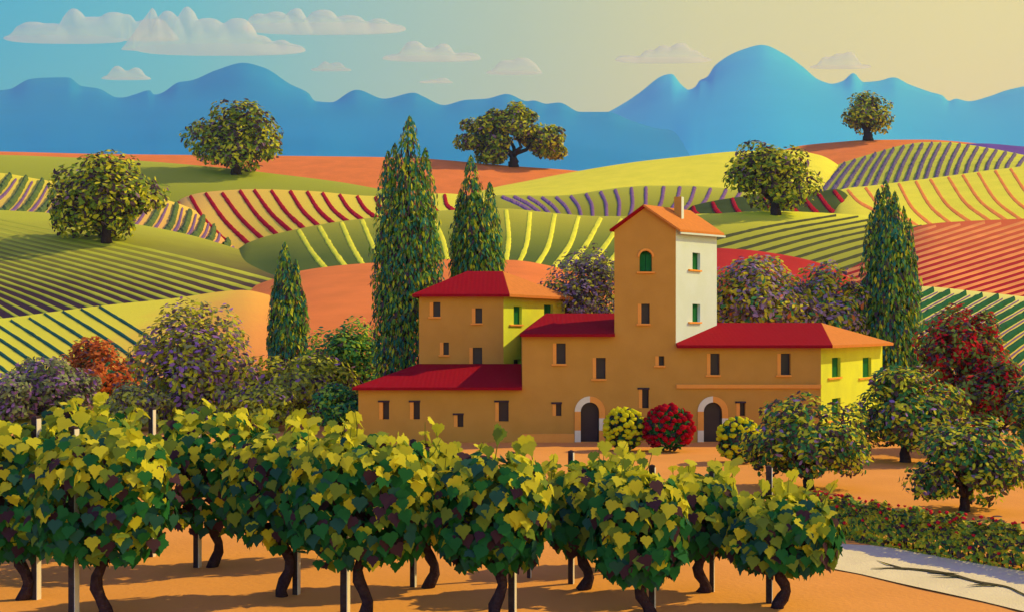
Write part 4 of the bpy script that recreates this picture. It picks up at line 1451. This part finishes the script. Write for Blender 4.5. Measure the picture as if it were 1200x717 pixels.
VINES = [
    (-48, 690, -110, 10, 480, 645, 'vine cut off by the left edge behind the leftmost stakes'),
    (28, 702, -35, 78, 484, 655, 'leftmost vine whose trunk shows left of the first two stakes'),
    (118, 722, 38, 205, 490, 662, 'near vine right of the tallest left stake, trunk cut by the lower edge'),
    (100, 652, 30, 165, 462, 600, 'rear vine whose bright tip pokes up below the orange blossom shrub'),
    (252, 663, 172, 326, 466, 622, 'rear vine with its whole trunk showing beside a dark stake'),
    (335, 698, 264, 400, 492, 642, 'middle vine with a curved trunk left of the stake by the big central vine'),
    (425, 726, 336, 512, 494, 664, 'big central vine below the low left wing'),
    (400, 656, 330, 455, 505, 612, 'rear vine half hidden above the big central vine'),
    (505, 688, 446, 560, 508, 642, 'narrow vine between the big central vine and the next near one'),
    (585, 726, 510, 648, 518, 668, 'near vine leaning right in front of the left arched door'),
    (685, 691, 636, 742, 530, 648, 'slim vine between two thin stakes below the left arched door'),
    (712, 664, 672, 768, 532, 622, 'small rear vine behind the stakes below the yellow bush'),
    (757, 724, 690, 806, 540, 682, 'near vine with a stake right behind its trunk below the red bush'),
    (822, 695, 772, 872, 545, 652, 'vine right of the middle, its stake just to the right of the trunk'),
    (916, 713, 852, 984, 568, 672, 'rightmost vine, beside the pale path'),
]
for i, v in enumerate(VINES):
    vine(*v, seed=100 + i, n=1000 if v[4] < 500 else 900)

M_stake = noise_mat('dark_weathered_wood', (.045, .03, .035), (.07, .05, .05), scale=6, bump=.5, bscale=30)
M_sun_edge = noise_mat('painted_sun_edge', (.74, .70, .62), (.80, .76, .68), scale=6)  # pale colour standing in for sunlight on the stake's right face
M_wire = noise_mat('stake_strap', (.05, .03, .04), scale=5)


def stake(px, py, top, wpx, label):
    x, Y, z = ground_at(px, py)
    z = drop(x, Y)
    s = Y / F
    w = wpx * s * .40
    root = MB()
    th = R(-17)
    c, sn = math.cos(th), math.sin(th)
    h = pZ(top, Y) - z
    pts = []
    for a, b2 in ((-1, -1), (1, -1), (1, 1), (-1, 1)):
        pts.append((a * w * c - b2 * w * sn, a * w * sn + b2 * w * c))
    base = np.array([x, Y, z - .15])
    root.prism([base + [p[0], p[1], 0] for p in pts], (0, 0, h + .15))
    tp = base + [0, 0, h + .15]
    for i in range(4):
        p, q = pts[i], pts[(i + 1) % 4]
        root.face([tp + [p[0], p[1], 0], tp + [q[0], q[1], 0], tp + [0, 0, w * .5]])
    o = empty('vine_stake', (x, Y, z))
    tag(o, label, 'stake', 'wooden stakes among the vines', 'thing')
    root.build('post', M_stake, o)
    ed = MB()
    q0, q1 = np.array([pts[1][0], pts[1][1], 0]), np.array([pts[2][0], pts[2][1], 0])
    nn = np.cross(q1 - q0, [0, 0, 1]); nn /= np.linalg.norm(nn)
    ed.prism([base + q0 + nn * .003, base + q1 + nn * .003, base + q1 + nn * (w * .28), base + q0 + nn * (w * .28)], (0, 0, h + .12))
    ed.build('sunlit_edge', M_sun_edge, o)  # added strip that imitates the sunlit edge of the post
    st = MB()
    for k in (.55, .85):
        st.prism([base + [p[0] * 1.12, p[1] * 1.12, h * k] for p in pts], (0, 0, .03))
    st.build('tie', M_wire, o)
    return o


for a in [(42, 701, 488, 9, 'stake between the leftmost vine and the tallest left stake'), (86, 722, 500, 10, 'tallest left stake, foot cut by the lower edge'),
          (178, 650, 478, 7, 'rear stake peeping out below the purple and yellow shrub'),
          (231, 663, 500, 8, 'stake left of the rear vine with its whole trunk showing'), (347, 696, 520, 8, 'stake right behind the curved trunk'),
          (404, 716, 505, 10, 'thick stake left of the big central trunk, its top above the leaves'), (484, 687, 515, 7, 'stake left of the narrow vine'),
          (600, 719, 530, 9, 'stake right of the vine leaning right'), (620, 676, 540, 5, 'thin rear stake between the leaning vine and the slim vine'), (669, 684, 528, 7, 'stake left of the slim vine below the door'),
          (704, 668, 540, 7, 'dark rear stake behind the slim vine'), (713, 672, 540, 4, 'thinnest rear stake right of the slim vine'),
          (764, 716, 545, 8, 'stake just behind the near trunk below the red bush'), (834, 694, 552, 6, 'stake touching the vine right of the middle'), (901, 707, 546, 8, 'rightmost stake, its top standing clear of the leaves')]:
    stake(*a)

# ------------------------------------------------------------------ haze
HAZE = True
if HAZE:
    mh = bpy.data.materials.new('pale_blue_air')
    mh.use_nodes = True
    nt = mh.node_tree
    nt.nodes.clear()
    oo = nt.nodes.new('ShaderNodeOutputMaterial')
    pv = nt.nodes.new('ShaderNodeVolumePrincipled')
    pv.inputs['Color'].default_value = (.35, .70, 1.0, 1)
    pv.inputs['Density'].default_value = 0.00016
    pv.inputs['Anisotropy'].default_value = 0.0
    pv.inputs['Absorption Color'].default_value = (1, 1, 1, 1)
    nt.links.new(pv.outputs[0], oo.inputs['Volume'])
    mb = MB()
    mb.box((-9500, -450, -9), (9500, 5400, 1060))
    hz = mb.build('haze', mh)
    tag(hz, 'thin blue air between the hills and the far mountains', None, None, 'stuff')
